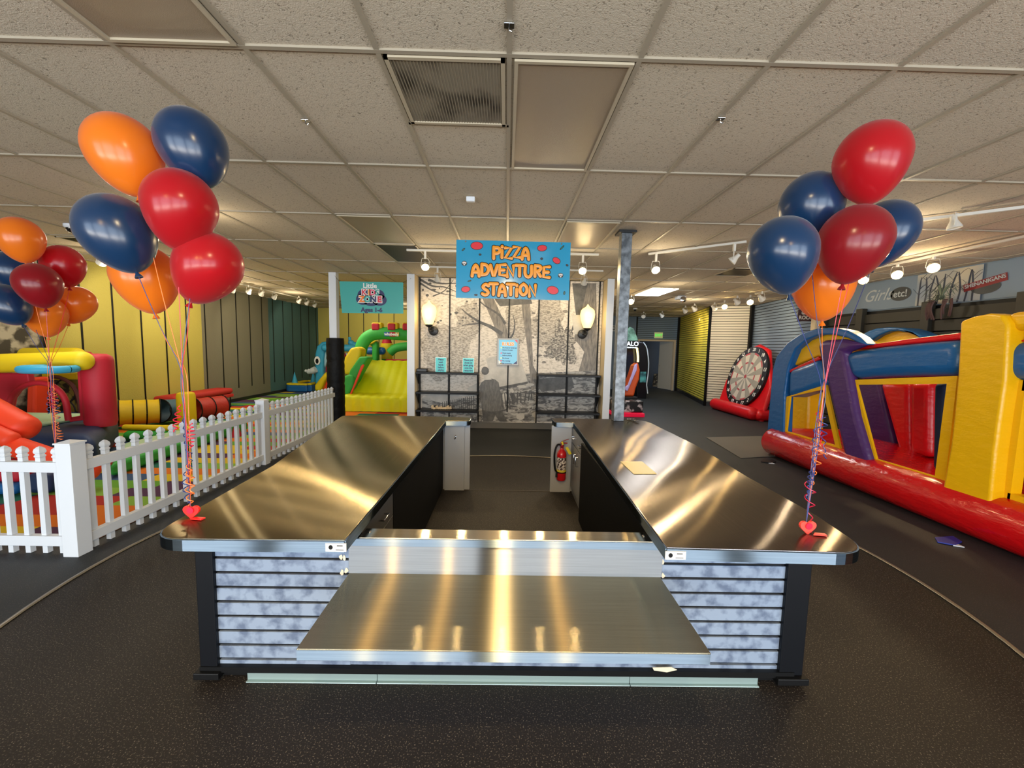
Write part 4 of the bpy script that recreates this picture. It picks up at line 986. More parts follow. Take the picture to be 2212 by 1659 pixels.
B().tube(smooth_path(pl5([(72,905),(76,850),(110,815),(150,826),(170,860),(174,905)],6.68),5),.03,8).build('rear_arch',mat('brown_arch_nylon','#5a2c2a',.7),bh,True)
B().prism(pl5([(58,815),(76,815),(74,905),(55,905)],6.3),(0,.2,0)).build('inner_wall',V_ORD,bh,bevel=.03)
B().box(-7.2,-6.15,5.2,6.2,.50,.56).build('mint_floor',V_MINT,bh,True,bevel=.03)
# slide of the bounce house, coming forward over the pool
sl=thing('toddler_slide',(-5.6,4.6,0),'bright red inflated slide bolsters in front of the bounce house','slide')
B().sausage(aty(-120,832,4.9),aty(68,934,4.75),.15,end=.7).build('upper_bolster',V_ORD,sl,True)
B().sausage(aty(-80,905,4.6),aty(33,955,4.55),.09,end=.7).build('middle_bolster',V_ORD,sl,True)
B().sausage(aty(26,962,4.6),aty(206,1022,4.5),.11,end=.6).build('lower_bolster',V_ORD,sl,True)
B().box(-6.6,-5.15,4.25,4.65,.02,.14).build('blue_foot',V_BLU,sl,True,bevel=.05,bseg=3)
B().box(-6.6,-5.15,4.3,4.6,.14,.34).build('red_front',V_DRD,sl,True,bevel=.06,bseg=3)
B().box(-5.1,-4.85,4.3,4.75,.02,.24).build('navy_foot',V_NAV,sl,True,bevel=.06,bseg=3)
B().prism([(-6.7,4.66,.02),(-5.3,4.66,.02),(-5.3,4.66,.30),(-6.7,4.66,.48)],(0,.30,0)).build('mint_slide_bed',V_MINT,sl,True,bevel=.04)
# green pool / mat
gp=thing('inflatable_pool',(-5.2,6.4,0),'green inflated pool pad with a yellow rim behind the picket fence','inflatable pool')
B().prism([(-4.72,4.85,.02),(-4.85,7.7,.02),(-5.42,7.7,.02),(-5.42,5.75,.02)],(0,0,.17)).build('green_side',V_GRN,gp,True,bevel=.05,bseg=3)
B().prism([(-4.82,4.95,.185),(-4.93,7.6,.185),(-5.40,7.6,.185),(-5.40,5.8,.185)],(0,0,.03)).build('mint_top',V_MINT,gp,True,bevel=.02)
B().sausage((-6.25,6.72,.10),(-5.05,6.72,.10),.09).build('green_rim',V_GRN,gp,True)
B().sausage((-6.3,6.74,.235),(-5.1,6.74,.235),.05).build('yellow_rim',V_NY,gp,True)
# crawl tunnel
def tunnel(a,bp,r,m,label,rings):
    a=Vector(a);bp=Vector(bp); d=(bp-a).normalized(); L_=(bp-a).length
    t=thing('crawl_tunnel',tuple(a),label,'tunnel'); n=24; pts=[a+d*L_*i/n for i in range(n+1)]; R=[r*(1-.03*abs(sin(i*pi*rings/n))) for i in range(n+1)]
    sk=B().tube(pts,R,24,False).build('fabric_skin',m,t,True)
    md=sk.modifiers.new('s','SOLIDIFY'); md.thickness=.004
    for k in range(rings+1):
        c=a+d*L_*k/rings; u=d.cross(Vector((0,0,1))).normalized(); w2=d.cross(u)
        B().tube([c+(u*cos(q)+w2*sin(q))*(r+.004) for q in [2*pi*i/24 for i in range(25)]],.011,6,False).build('ring_hoop',M_BLACK,t,True)
    return t
ta=Vector((-6.95,8.3,.235)); tb=Vector((-6.05,8.95,.235)); tc_=Vector((-5.75,9.17,.235))
M_TY=mat('yellow_tunnel_nylon','#d8b818',.6,bump=.5,bscale=8)
def gpz(px,py,z): return atz(px,py,z)
T0=gpz(256,892,.32);T1=gpz(345,888,.30);T2=gpz(385,885,.26);T3=gpz(420,884,.26);T4=gpz(480,876,.26)
tunnel(T0,T1,.235,M_TY,'yellow nylon crawl tunnel section behind the green pool',3)
tunnel(T1+(T2-T1)*.04,T2+(T3-T2)*.1,.225,mat('blue_tunnel_nylon','#3a6078',.6,bump=.5,bscale=8),'blue nylon crawl tunnel section between yellow tunnel and yellow post',1)
tunnel(T3,T4,.225,mat('red_tunnel_nylon','#b02820',.6,bump=.5,bscale=8),'red nylon crawl tunnel section under the red bench',2)
c=gpz(404,907,.12); yc=thing('soft_post',(c.x,c.y,.0),'short yellow soft cylinder standing in front of the tunnel','soft play post')
B().lathe([(.15,.012),(.155,.05),(.155,.60),(.14,.65),(.10,.67),(.01,.672)],(c.x,c.y,0),28).build('cylinder',V_NY,yc,True)
tag(B().lathe([(.09,.012),(.085,.02),(.02,.24),(.005,.26)],(-4.75,7.2,0),20).build('traffic_cone',V_DRD,smooth=True),'small red cone behind the picket fence','cone')
# red padded bench against the wall
be=thing('padded_bench',(-7.15,10.6,0),'long red padded bench by the left wall','bench')
B().box(-7.4,-6.95,8.6,10.5,.36,.50).build('seat_pad',mat('red_bench_fabric','#a8201e',.7,bump=.2,bscale=60),be,True,bevel=.06,bseg=3)
B().box(-7.4,-6.95,8.6,10.5,.27,.355).build('seat_base',MATS['red_bench_fabric'],be,bevel=.02)
for y in (8.7,10.4): B().tube([(-7.38,y,.27),(-7.38,y,.012),(-6.98,y,.012),(-6.98,y,.27)],.014,6).build('leg',M_BLACK,be)

# --- big yellow slide with green frame
ys=thing('inflatable_slide',(-3.2,10.8,0),'lime yellow inflatable slide with green frame and castle blocks','inflatable slide')
def pcs(pts,y,d,m,nm,bv=.06): return B().prism([aty(a,b_,y) for a,b_ in pts],(0,d,0)).build(nm,m,ys,True,bevel=bv,bseg=4)
# ribbed landing and sloping bed
b=B(); n=64; 
def bed(x,s):
    """profile along slide: s 0..1 from front floor edge up and back"""
    rib=.028*abs(sin((x+4.05)*pi/.235))
    if s<.25: t=s/.25; return Vector((x,10.1-.0*t-rib,.02+.36*t))
    if s<.45: t=(s-.25)/.2; a=t*pi/2; return Vector((x,10.1+.35*sin(a)*1.0-rib*cos(a),.38+.05*sin(a)+rib*.6))
    t=(s-.45)/.55; return Vector((x+.26*t*0,10.45+.95*t,.43+.80*t+rib*.7))
vs=[];fs=[]; ns=30
for i in range(n+1):
    for j in range(ns+1): vs.append(bed(-4.03+2.08*i/n,j/ns))
for i in range(n):
    for j in range(ns): a=i*(ns+1)+j; fs.append((a,a+1,a+ns+2,a+ns+1))
k=len(vs); vs+=[(-4.03,11.5,.02),(-1.97,11.5,.02),(-1.97,11.5,1.22),(-4.03,11.5,1.22)]
fs+=[(k,k+1,k+2,k+3)]
B().add(vs,fs).build('slide_bed',V_LY,ys,True,angle=70)
pcs([(738,862),(755,800),(776,770),(795,772),(772,812),(752,858)],10.35,.5,V_GRN,'side_wall')
pcs([(752,860),(762,836),(780,790),(784,787),(786,789),(766,835),(755,860)],10.3,.05,V_ORD,'red_edge',.005)
pcs([(739,858),(739,815),(752,808),(766,812),(764,835),(752,855)],10.3,.35,V_GRN,'lower_bolster',.1)
pcs([(739,800),(744,772),(756,752),(770,749),(780,754),(776,780),(762,808),(745,810)],10.6,.45,V_NY,'yellow_bolster',.12)
B().tube(smooth_path([aty(*p_,11.3) for p_ in ((775,800),(779,758),(788,735),(805,723),(830,720),(860,722),(900,724),(930,726))],6),.165,20).build('green_arch',V_GRN,ys,True)
for px in (814,848,880):
    c0=aty(px-8,699,11.3);c1=aty(px+8,713,11.3)
    blk=B().box(c0.x,c1.x,11.15,11.4,c1.z-.01,c0.z).build('castle_block',V_DRD,ys,bevel=.03); B().box(c0.x-.02,c1.x+.06,11.2,11.46,c1.z-.02,c0.z+.03).build('block_back',V_NY,blk,bevel=.04)
lg=aty(846,722,11.12); B().box(lg.x-.20,lg.x+.20,11.11,11.125,lg.z-.06,lg.z+.06).build('name_badge',mat('badge_blue','#2060a0',.4),ys,bevel=.02)
B().box(lg.x-.05,lg.x+.10,11.105,11.11,lg.z-.062,lg.z+.062).build('name_badge',V_DRD,ys); B().box(lg.x+.10,lg.x+.20,11.105,11.11,lg.z-.05,lg.z+.05).build('name_badge',V_NY,ys)
text('whubealy',.10,(lg.x,11.10,lg.z),(1,0,0),(0,0,1),M_WL,ys,.001,.004)
pcs([(803,785),(803,748),(793,741),(800,735),(812,736),(815,745),(815,785)],12.0,.25,V_GRN,'green_tower',.05)
B().prism([aty(*p_,11.95) for p_ in ((791,742),(800,735),(812,736),(806,742),(796,746))],(0,.3,0)).build('tower_cap',V_NY,ys,True,bevel=.03)
B().sausage(aty(790,758,12.3),aty(833,758,12.3),.11).build('blue_bar',V_BLU,ys,True)
c=aty(836,760,12.6); B().lathe([(.05,c.z-.42),(.13,c.z-.35),(.165,c.z-.22)],(c.x,12.6,0),20).build('turret_foot',V_GRN,ys,True)
B().lathe([(.165,c.z-.22),(.16,c.z),(.19,c.z+.12),(.18,c.z+.24),(.12,c.z+.28)],(c.x,12.6,0),20).build('turret',V_NY,ys,True); B().lathe([(.15,c.z+.26),(.11,c.z+.42),(.07,c.z+.58),(.01,c.z+.60)],(c.x,12.6,0),20).build('turret_roof',V_DRD,ys,True)
B().tube(smooth_path([aty(*p_,12.4) for p_ in ((842,762),(855,752),(880,748),(910,748))],5),.13,14).build('green_bolster',V_GRN,ys,True)
B().sausage(aty(830,784,12.3),aty(920,784,12.3),.11).build('red_rim',V_DRD,ys,True)
B().box(-4.0,-3.0,11.6,12.3,.02,1.1).build('back_body',V_DGR,ys,True,bevel=.08)

# --- blue animal bouncer
el=thing('animal_bouncer',(-6,14.2,0),'turquoise animal shaped bouncer with an eye and a white tusk','bounce house')
def pe(pts,y,d,m,nm,bv=.05): return B().prism([aty(a,b_,y) for a,b_ in pts],(0,d,0)).build(nm,m,el,True,bevel=bv,bseg=3)
pe([(680,830),(680,765),(684,748),(694,739),(706,737),(712,742),(712,752),(700,760),(698,775),(698,830)],14.0,.4,V_LBL,'head',.1)
pe([(694,760),(712,752),(712,770),(698,800)],14.1,.2,mat('pale_blue_nylon','#9fc4d4',.6),'cheek')
B().sausage(aty(694,751,13.95),aty(770,752,14.2),.12).build('brow',V_LBL,el,True)
B().prism(ellipse(aty(685.5,779,13.96),(1,0,0),(0,0,1),.10,.145),(0,-.01,0)).build('eye_white',M_WL,el); B().prism(ellipse(aty(685,780,13.94),(1,0,0),(0,0,1),.05,.085),(0,-.01,0)).build('pupil',M_BLACK,el)
B().tube(smooth_path([aty(*p_,13.9) for p_ in ((682,798),(672,802),(664,802),(658,800))],4),[.11]*4+[.09]*4+[.05]*4+[.01],12).build('tusk',mat('tusk_white','#c8cfd2',.5),el,True)
pe([(699,785),(706,775),(712,790),(712,830),(699,830)],14.2,.3,V_DRD,'mouth'); B().prism([aty(*p_,14.15) for p_ in ((700,786),(704,774),(710,786))],(0,.05,0)).build('tooth',M_WL,el)
for px in (738,744,750): B().prism([aty(*p_,14.3) for p_ in ((px-4,762),(px+4,764),(px,772))],(0,.05,0)).build('tooth',M_WL if px!=744 else V_DRD,el)
B().tube(smooth_path([aty(*p_,14.4) for p_ in ((755,728),(757,738),(764,745),(772,748))],4),[.05]*4+[.1]*4+[.12]*4+[.12],12).build('ear_horn',V_LBL,el,True)
pe([(736,765),(760,768),(765,800),(740,820)],14.6,.3,vinyl('olive_nylon','#80803a',.7,.2),'rear_wall')
pe([(679,845),(679,832),(690,818),(700,806),(712,799),(712,808),(700,824),(692,845)],13.5,.3,V_NY,'slide_bolster',.07)
pe([(690,845),(712,806),(716,806),(716,845)],13.7,.3,V_ORD,'slide_bed',.05)
pl_=thing('splash_pool',(-7,14.6,0),'small blue and yellow splash pool with two turquoise spikes by the teal wall','inflatable pool')
b=B(); 
P4=[(-7.36,13.95),(-6.72,13.95),(-6.72,15.2),(-7.36,15.2)]
for i in range(4):
    a=P4[i];c=P4[(i+1)%4]; b.beam((a[0],a[1],.13),(c[0],c[1],.13),.22,.22)
b.build('wall',V_BLU,pl_,bevel=.03); b=B()
for i in range(4):
    a=P4[i];c=P4[(i+1)%4]; b.beam((a[0],a[1],.27),(c[0],c[1],.27),.2,.06)
b.build('yellow_rim',V_NY,pl_,bevel=.02)
for x in (-7.3,-6.85): B().lathe([(.10,.29),(.07,.40),(.02,.60),(.004,.66)],(x,14.6 if x>-7 else 14.2,0),16).build('spike',V_LBL,pl_,True)

# ================================================================== BIG BOUNCER ON THE RIGHT
rb_=thing('bounce_castle',(5.4,4.0,0),'large red, blue, yellow and purple bounce castle filling the right side','bounce house')
XF=4.42
def px_(pts,x): return [atx(a,b_,x) for a,b_ in pts]
def rp(pts,m,nm,x=XF,d=.30,bv=.12,seg=5): return B().prism(px_(pts,x),(d,0,0)).build(nm,m,rb_,True,bevel=bv,bseg=seg)
b=B().sausage((4.49,6.72,.225),(4.49,.9,.225),.225,28,.35); b.build('base_tube',vinyl('red_gloss_vinyl','#cf0a12',.22,.75,.4),rb_,True)
B().sausage((4.45,6.62,.225),(6.62,6.62,.225),.225,24,.4).build('base_tube',V_RED,rb_,True)
B().box(4.6,6.55,.9,6.5,.02,.36).build('red_floor',MATS['red_gloss_vinyl'],rb_,True,bevel=.05)
rp([(1656,935),(1661,880),(1668,800),(1676,770),(1700,740),(1730,719),(1765,709),(1800,708),(1830,714),(1855,728),(1872,745),(1860,744),(1830,730),(1800,723),(1770,723),(1740,735),(1718,754),(1705,785),(1701,800),(1694,850),(1691,943)],V_BLU,'corner_arch',d=.16,bv=.05,seg=4)
rp([(1703,795),(1718,753),(1742,734),(1770,722),(1800,722),(1830,729),(1866,745),(1780,775),(1768,768)],V_YEL,'arch_infill',XF+.1,.14,.02)
rp([(1703,800),(1768,770),(1772,776),(1703,806)],V_RED,'red_piping',XF+.04,.1,.01)
rp([(1702,799),(1768,774),(1790,830),(1699,860)],V_BLU,'upper_beam',XF,.34,.09)
def frame(outer,hole,nm='window_frame',x=XF+.03,d=.03,m=None):
    O=px_(outer,x);H=px_(hole,x); n=len(O); b=B()
    for i in range(n): b.prism([O[i],O[(i+1)%n],H[(i+1)%n],H[i]],(d,0,0))
    return b.build(nm,m or V_YEL,rb_,True)
frame([(1699,857),(1784,831),(1818,985),(1688,945)],[(1706,857),(1777,841),(1804,962),(1698,931)])
rp([(1763,743),(1777,735),(1813,732),(1868,743),(1821,761),(1835,819),(1850,900),(1866,955),(1882,1010),(1822,990),(1814,955),(1794,872),(1785,828),(1770,778)],V_PUR,'purple_column',XF-.04,.15,.07,4)
rp([(1818,761),(1900,748),(1990,739),(2072,733),(2074,770),(2067,812),(1990,812),(1900,814),(1836,820),(1824,790)],V_BLU,'upper_beam',XF,.36,.11)
rp([(1820,759),(1871,745),(1960,732),(2074,718),(2074,734),(1960,744)],V_RED,'red_piping',XF+.10,.25,.03)
frame([(1833,821),(2068,812),(2040,1056),(1884,1012)],[(1850,831),(2045,829),(2019,1029),(1892,991)])
# yellow front column and the arch leading on towards the camera
cy0=px_([(2073,700)],XF)[0]; 
rp([(2073,700),(2074,694),(2100,684),(2135,677),(2165,680),(2178,700),(2177,728),(2172,820),(2160,900),(2150,975),(2138,1095),(2034,1060),(2052,960),(2060,890),(2067,812)],V_YEL,'yellow_column',XF-.06,.18,.085,5)
yc=atx(2177,728,XF).y; zt=atx(2163,676,XF).z
B().prism([(XF,yc+.04,1.93),(XF,yc+.04,zt+.0),(XF,yc-.5,zt+.02),(XF,1.9,zt-.05),(XF,1.75,1.93)],(.34,0,0)).build('entrance_arch',V_YEL,rb_,True,bevel=.08,bseg=4)
zb0=atx(2175,820,XF).z; zb1=atx(2178,738,XF).z
B().prism([(XF,yc+.22,zb0),(XF,yc+.22,zb1),(XF,1.9,zb1),(XF,1.9,zb0)],(.34,0,0)).build('upper_beam',V_BLU,rb_,True,bevel=.11,bseg=5)
B().prism([(XF+.06,yc,zb1),(XF+.06,yc-.25,zb1+.07),(XF+.06,1.9,zb1+.1),(XF+.06,1.9,zb1)],(.2,0,0)).build('red_piping',V_RED,rb_,bevel=.01)
y0_=atx(2172,820,XF).y; y1_=atx(2190,860,XF).y
B().box(XF+.06,XF+.16,y1_-.02,y0_+.02,.42,zb0).box(XF+.06,XF+.16,1.9,y1_,.42,.50).box(XF+.06,XF+.16,1.9,y1_,zb0-.09,zb0).build('window_frame',V_YEL,rb_)
B().box(XF-.05,XF+.3,1.5,1.9,.40,2.2).build('yellow_column',V_YEL,rb_,True,bevel=.1,bseg=4)
B().box(XF+.4,XF+.5,1.9,y1_+.1,.40,zb0).build('inner_wall',V_YEL,rb_,True,bevel=.03)
# rear side of the castle
XR=6.2
rp([(1856,725),(1877,714),(1893,709),(1918,707),(1948,709),(1971,716),(1993,726),(1987,732),(1968,720),(1940,715),(1921,716),(1899,724),(1880,737)],V_BLU,'rear_arch',XR,.3,.03,4)
rp([(1868,744),(1880,735),(1899,722),(1921,714),(1940,714),(1968,719),(1990,730),(1990,745),(1868,760)],V_YEL,'rear_infill',XR+.1,.12,.01)
B().box(XR,XR+.3,1.9,6.3,1.5,1.95).build('rear_beam',V_BLU,rb_,True,bevel=.1,bseg=4)
B().box(XR+.1,XR+.14,1.0,6.5,.36,1.5).build('rear_netting',M_NET,rb_)
rp([(1848,822),(1897,822),(1940,1000),(1892,995)],V_PUR,'rear_purple_column',5.9,.3,.05)
rp([(1897,826),(1964,826),(1966,985),(1938,975)],V_RED,'red_pillar',5.75,.3,.08)
rp([(1962,826),(2008,826),(2006,990),(1962,978)],V_RED,'red_pillar',5.5,.3,.08)
rp([(2014,826),(2046,826),(2040,1040),(2010,1010)],V_NAV,'shaded_blue_pillar',4.95,.2,.06)  # blue pillar, its shade put into the colour as navy
rp([(1706,845),(1745,838),(1742,935),(1698,935)],V_YEL,'far_end_column',5.0,.3,.05)
B().box(4.75,6.6,6.35,6.5,1.45,1.9).build('far_end_beam',V_YEL,rb_,True,bevel=.05)
# anchor straps
for px,py,lab,mt in ((1658,998,'black anchor strap with white tip at the far corner of the bounce castle',M_BLACK),(2045,1170,'blue anchor strap with white tip lying by the red base tube',mat('blue_strap','#1c2c8c',.5))):
    p=atz(px,py,.0); t=thing('anchor_strap',tuple(p),lab,'strap')
    B().prism([p+Vector((-.12,-.03,.003)),p+Vector((-.02,-.09,.003)),p+Vector((.12,-.02,.003)),p+Vector((.16,.09,.003)),p+Vector((-.05,.06,.003))],(0,0,.012)).build('webbing',mt,t,bevel=.003)
    B().prism([p+Vector((-.04,-.09,.003)),p+Vector((.03,-.12,.003)),p+Vector((.03,-.07,.003))],(0,0,.008)).build('white_tip',M_WHITE,t)
q=[atz(*p_,.004) for p_ in ((1525,945),(1672,942),(1700,984),(1600,990))]
tag(B().prism(q,(0,0,.006)).build('floor_mat',mat('grey_mat','#6b665c',.8,bump=.2,bscale=150)),'light grey floor mat at the far end of the bounce castle','mat')

# --- inflatable dart board
db=thing('inflatable_dartboard',(6.5,11.2,0),'giant red inflatable dartboard leaning by the white slatwall','dartboard')
A0=atx(1601,867,6.28); A1=atx(1656,762,6.62); cc=(A0+A1)/2; updir=(A1-A0); updir.y=0; updir.normalize(); yd=Vector((0,-1,0)); nrm_=Vector((-updir.z,0,updir.x)).normalized()
if nrm_.x>0: nrm_=-nrm_
hz=(A1.z-A0.z)/2/updir.z; ry=(atx(1564,827,6.40).y-atx(1674,777,6.55).y)/2; cc.y=(atx(1564,827,6.40).y+atx(1674,777,6.55).y)/2
rad=(hz+ry)/2*1.0
def disc(r,off,m,nm,n=48,r0=None,a0=0,a1=2*pi):
    if r0 is None: P=[cc+nrm_*off+(yd*cos(a)+updir*sin(a))*r for a in [a0+(a1-a0)*i/n for i in range(n)]]
    else:
        k=max(2,int(n*(a1-a0)/(2*pi))); P=[cc+nrm_*off+(yd*cos(a)+updir*sin(a))*r for a in [a0+(a1-a0)*i/k for i in range(k+1)]]+[cc+nrm_*off+(yd*cos(a)+updir*sin(a))*r0 for a in [a1-(a1-a0)*i/k for i in range(k+1)]]
    return P
foot=[(6.08,cc.y+rad+.22,0),(6.08,cc.y-rad-.15,0),(6.72,cc.y-rad-.15,0),(6.72,cc.y+rad+.22,0)]
V_DB=vinyl('dartboard_red_vinyl','#d8101c',.35,.3)
# triangular body
P=[cc+nrm_*-.06+(yd*a+updir*b2) for a,b2 in ((-rad-.24,-rad-.32),(rad+.24,-rad-.32),(rad+.20,-rad*.2),(rad*.55,rad*.95),(0,rad+.10),(-rad*.55,rad*.95),(-rad-.20,-rad*.2))]
B().prism([v+nrm_*.0 for v in P],-nrm_*.12).build('face_body',V_DB,db,True,bevel=.05,bseg=4)
yy0,yy1=cc.y-rad-.2,cc.y+rad+.2
B().sausage((6.16,yy1+.02,.16),(6.16,yy0,.16),.16).build('front_tube',V_DB,db,True); B().sausage((6.16,yy0+.05,.14),(6.72,yy0+.05,.14),.14).build('side_tube',V_DB,db,True)
B().prism(disc(rad,.012,None,''),-nrm_*.07).build('black_number_ring',mat('board_black','#151013',.5),db)
M_CR=mat('board_cream','#cdc7ba',.5); M_GY=mat('board_grey','#9b988f',.5); M_PK=mat('board_red_wire','#b04850',.5)
r1=rad*.80
b=B()
for k in range(20):
    b.mat(k%2); b.prism(disc(r1,.018,None,'',120,r1*.06,2*pi*(k-.5)/20,2*pi*(k+.5)/20),-nrm_*.006)
b.build('board_face',[M_CR,M_GY],db)
for ra in (r1,r1*.62):
    b=B()
    for k in range(20): b.mat(k%2).prism(disc(ra,.021,None,'',120,ra-.045,2*pi*(k-.5)/20,2*pi*(k+.5)/20),-nrm_*.002)
    b.build('score_ring',[M_PK,M_GY],db)
B().prism(disc(r1*.08,.022,None,'',16),-nrm_*.003).build('bullseye',M_PK,db)
for k,nn in enumerate('6 13 4 18 1 20 5 12 9 14 11 8 16 7 19 3 17 2 15 10'.split()):
    a=2*pi*k/20; c=cc+nrm_*.014+(yd*cos(a)+updir*sin(a))*rad*.9
    text(nn,.13,tuple(c),tuple(yd),tuple(updir),M_WL,db,.001,.003,name='number')

# --- racing arcade cabinet and second machine
ar=thing('arcade_machine',(3.2,10.6,0),'tall arcade machine with orange seat and lit HALO header','arcade machine')
def pa(pts,y,d,m,nm,bv=.01): return B().prism([aty(a,b_,y) for a,b_ in pts],(0,d,0)).build(nm,m,ar,bevel=bv)
M_ART=mat('cabinet_art','#0c0c0d',.3,var='#b8aeb0',vscale=5,vdet=4,lo=.40,hi=.48)
B().box(2.72,3.48,10.2,11.2,.10,.40).build('platform',M_ART,ar,bevel=.03)
B().box(2.72,3.5,10.12,11.3,.0,.10).build('red_lit_base',mat('red_glow_plastic','#a00c24',.2,emit=.6,emcol='#d0103a'),ar,bevel=.02)
pa([(1334,858),(1378,858),(1372,874),(1334,876)],10.5,.4,M_BLACK,'plinth')
pa([(1336,845),(1352,838),(1362,815),(1370,790),(1379,783),(1383,800),(1381,820),(1374,838),(1370,856),(1336,856)],10.7,.35,mat('orange_seat_plastic','#c04a14',.35),'seat_shell',.04)
pa([(1345,840),(1356,832),(1365,808),(1371,788),(1377,785),(1376,800),(1366,822),(1356,846)],10.66,.05,mat('lilac_seat_pad','#a89ad0',.4),'seat_pad',.02)
pa([(1342,752),(1378,752),(1380,800),(1374,840),(1342,850)],11.6,.4,mat('dark_screen','#0e1424',.1),'screen_body')
for pts in (((1349,752),(1349,790),(1346,820),(1343,835)),((1376,752),(1378,770),(1378,782))):
    B().tube(smooth_path([aty(*p_,11.45) for p_ in pts],5),.03,8).build('light_strip',mat('yellow_light_strip','#fff0a0',.3,emit=2.2,emcol='#ffe990'),ar,True)
pa([(1344,736),(1379,736),(1379,753),(1344,755)],11.5,.25,M_BLACK,'header')
hc_=aty(1362,743,11.49); text('HALO',.17,tuple(hc_),(1,0,0),(0,0,1),mat('header_glow','#e8f6ff',.3,emit=1.5),ar,.002,.003)
text('FIRETEAM RAVEN',.05,tuple(hc_-Vector((0,0,.10))),(1,0,0),(0,0,1),MATS['header_glow'],ar,.002,.001)
pa([(1345,736),(1347,722),(1353,712),(1361,706),(1369,710),(1374,722),(1379,736)],11.52,.15,mat('topper_green','#2d5a50',.4,var='#78b0a0',vscale=6,vdet=3),'topper')
ar2=thing('arcade_machine',(4.5,14.4,0),'second dark arcade machine with a curved white side strip','arcade machine')
B().prism([aty(a,b_,14.0) for a,b_ in ((1380,738),(1393,740),(1398,760),(1401,800),(1399,830),(1396,862),(1376,862),(1376,738))],(0,.8,0)).build('cabinet_body',mat('dark_cabinet','#0b0d14',.25),ar2,bevel=.03)
B().tube(smooth_path([aty(*p_,13.97) for p_ in ((1390,740),(1397,752),(1401,780),(1400,808),(1397,830),(1399,850))],5),.02,8).build('side_strip',mat('pale_edge_strip','#c4d0dc',.3),ar2,True)
B().prism([aty(*p_,13.97) for p_ in ((1384,803),(1396,803),(1395,826),(1382,826))],(0,.02,0)).build('side_picture',mat('teal_art','#16384a',.3,var='#5ab0b0',vscale=5,vdet=3),ar2)
# sandwich board in the dark room
sb=B().prism([aty(*p_,18.0) for p_ in ((1413,808),(1429,806),(1431,836.5),(1409,834.5))],(0,.05,0)).build('leaning_board',mat('chalk_board','#1a1916',.7,var='#6c665a',vscale=9,vdet=3,lo=.46,hi=.5)); tag(sb,'dim framed board leaning inside the dark doorway','board')
ex=thing('exit_sign',(6.3,17.0,2.15),'small lit green exit sign above the doorway','sign')
B().box(6.12,6.47,17.03,17.09,2.17,2.42).build('housing',mat('exit_housing','#b8bf8c',.4,emit=.25),ex,bevel=.01)
text('EXIT',.15,(6.295,17.03,2.295),(1,0,0),(0,0,1),mat('exit_green','#30d040',.4,emit=1.2),ex,.002,.003,push=.004)
# wall letters far left of the doorway
rl=thing('room_sign',(4.3,17.0,2.5),'pale sign with letters ROOM on the far blue wall, half hidden','sign'); B().box(3.9,4.75,17.04,17.09,2.42,2.66).build('panel',mat('dim_white_panel','#aab0b4',.5),rl); text('ROOM',.2,(4.35,17.04,2.54),(1,0,0),(0,0,1),MATS['dark_plastic'] if 'dark_plastic' in MATS else M_DARK,rl,.001,.002,push=.003)

# ================================================================== RIGHT WALL DRESSING (x = 6.8)
XW=6.78
mg=thing('louvred_fence',(XW,6,0),'dark brown louvred fence panels along the right wall','fence')
M_LV=mat('dark_louvre','#2c2a22',.6)
ys_=[8.75,7.85,6.6,5.35,4.1,2.85,1.6,.3]
B().box(6.84,6.86,.3,8.75,0,2.50).build('fence_backing',M_BLACK,mg)
for y0,y1 in zip(ys_[:-1],ys_[1:]):
    b=B()
    for k in range(13): b.beam((XW+.03,y0-.05,.14+.185*k),(XW+.03,y1+.05,.14+.185*k),.03,.165)
    b.build('louvre_panel',M_LV,mg)
for y in ys_: B().box(XW-.05,XW+.05,y-.07,y+.07,0,2.56).build('fence_post',M_LV,mg,bevel=.006)
def wall_print(y0,y1,z0,z1,m,label,name='wall_print'):
    return thing(name,(XW+.06,(y0+y1)/2,z0),label,'mural')
w1=wall_print(7.95,6.95,2.5,3.03,None,'blue grey wall mural with white script and an oval reading etc'); B().box(6.853,6.859,6.9,7.95,2.52,3.03).build('printed_panel',MATS['mural_ground_blue'],w1)
text('Girls',.30,(6.85,7.62,2.78),(0,-1,0),(0,0,1),mat('pale_script','#a9b2b8',.5),w1,.001,.002,shear=.4,push=.003)
B().prism([Vector((6.848,7.17+.19*cos(t),2.76+.12*sin(t))) for t in [2*pi*i/28 for i in range(28)]],(-.002,0,0)).build('oval',mat('oval_dark','#33383c',.5),w1)
text('etc!',.17,(6.844,7.17,2.76),(0,-1,0),(0,0,1),mat('pale_script','#a9b2b8',.5),w1,.001,.003,push=.003)
w2=wall_print(6.9,5.9,2.5,3.03,None,'wall mural of bare dark trees against a pale sky'); B().box(6.853,6.859,5.95,6.9,2.52,3.03).build('printed_panel',mat('tree_mural_ground','#8b98a8',.6,var='#c8bfa8',vscale=2,vdet=1),w2)
rt_=random.Random(9)
for k in range(9):
    y=6.85-.1*k; b=B(); pts=[(6.85,y,2.52),(6.85,y+rt_.uniform(-.03,.03),2.72),(6.85,y+rt_.uniform(-.06,.06),2.98)]; b.tube(smooth_path(pts,3),[.014]*6+[.006],5,flat=.2)
    for q_ in range(5):
        z=rt_.uniform(2.65,2.95); d=rt_.choice((-1,1)); b.tube([(6.85,y,z),(6.85,y+.05*d,z+.05),(6.85,y+.10*d,z+.06+rt_.uniform(0,.05))],.004,4,flat=.3)
    b.build('printed_tree',mat('printed_tree_dark','#353c4c',.6),w2)
w3=wall_print(5.9,5.0,2.5,3.03,None,'wall mural with a tilted red banner reading SHENANIGANS over a dark oval'); B().box(6.853,6.859,4.2,5.9,2.52,3.03).build('printed_panel',MATS['mural_ground_blue'],w3)
cB=atx(2128,612,6.85)
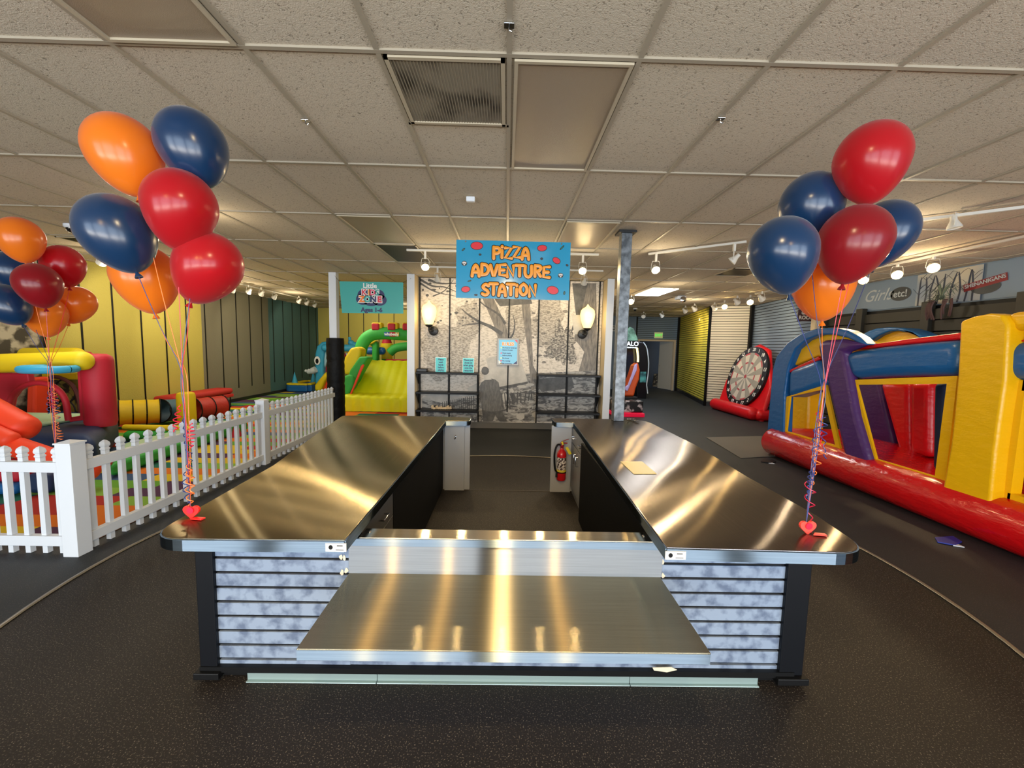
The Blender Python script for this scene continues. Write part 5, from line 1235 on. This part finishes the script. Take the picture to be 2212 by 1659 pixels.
B().prism([Vector((6.848,cB.y-.01+.19*cos(t),cB.z-.05+.10*sin(t))) for t in [2*pi*i/28 for i in range(28)]],(-.002,0,0)).build('oval',MATS['oval_dark'],w3)
u_=Vector((0,-cos(.18),sin(.18)));v_=Vector((0,sin(.18),cos(.18)))
def qd(c,a,h): return [c-u_*a-v_*h,c+u_*a-v_*h,c+u_*a+v_*h,c-u_*a+v_*h]
B().prism(qd(Vector((6.844,cB.y,cB.z+.01)),.27,.055),(-.002,0,0)).build('red_banner',mat('banner_red','#7c1c24',.5),w3)
text('SHENANIGANS',.075,(6.84,cB.y,cB.z+.022),tuple(u_),tuple(v_),MATS['pale_script'],w3,.001,.002,push=.003); text("IN GEORGETOWN",.04,(6.84,cB.y,cB.z-.028),tuple(u_),tuple(v_),MATS['pale_script'],w3,.001,.001,push=.003) if False else None
# plant on top of the fence
pc=atx(2030,640,6.62); ap=thing('trailing_plant',(6.62,pc.y,2.55),'spiky pale green trailing plant sitting on the louvred fence','plant')
b=B(); rp_=random.Random(4)
for k in range(46):
    a=rp_.uniform(0,2*pi); l=rp_.uniform(.12,.3); up=rp_.uniform(-.05,.22); c0=Vector((6.64,pc.y,2.58)); d=Vector((cos(a)*.35,sin(a),0))
    b.tube(smooth_path([c0,c0+d*l*.5+Vector((0,0,up)),c0+d*l+Vector((0,0,up*.4-.03))],3),[.008]*3+[.007]*3+[.001],4,flat=.3)
b.build('leaves',mat('plant_leaf','#6f7c68',.5),ap,True); b=B()
for k in range(16):
    y=pc.y+rp_.uniform(-.17,.17); b.tube(smooth_path([(6.64,y,2.56),(6.62,y+rp_.uniform(-.03,.03),2.42),(6.64,y+rp_.uniform(-.04,.04),2.28+rp_.uniform(-.03,.06))],4),.012,5)
b.build('trailing_stems',mat('plant_stem_red','#4a2c2a',.6),ap,True)
# game room sign hung from the ceiling
gr=thing('game_room_sign',(6.57,9.0,2.35),'small dark GAME ROOM sign by the cream column','sign')
B().box(6.36,6.74,8.99,9.01,2.39,2.645).build('panel',mat('sign_brown','#3a2428',.4),gr,bevel=.004)
text('GAME',.085,(6.55,8.99,2.565),(1,0,0),(0,0,1),M_CR,gr,.001,.002,push=.003); text('ROOM',.11,(6.55,8.99,2.465),(1,0,0),(0,0,1),M_CR,gr,.001,.003,push=.003)
for x in (6.42,6.68): B().tube([(x,9.0,2.645),(x,9.0,CE-.002)],.004,6).build('hanging_rod',M_CHROME,gr)
for px,py,lab in ((1649,690,'white hanging camera before the blue slatwall'),(1516,700,'white hanging camera before the yellow slatwall')):
    p=atz(px,py-30,CE-.001); t=thing('hanging_camera',(p.x,p.y,CE-.5),lab,'camera')
    q=aty(px,py-10,p.y); B().tube([(p.x,p.y,CE-.002),(p.x,p.y,q.z+.05)],.012,8).build('stem',M_WHITE,t,True); B().lathe([(.03,.05),(.07,.03),(.08,0),(.06,-.05),(.01,-.07)],(p.x,p.y,q.z),16).build('globe',M_WHITE,t,True)
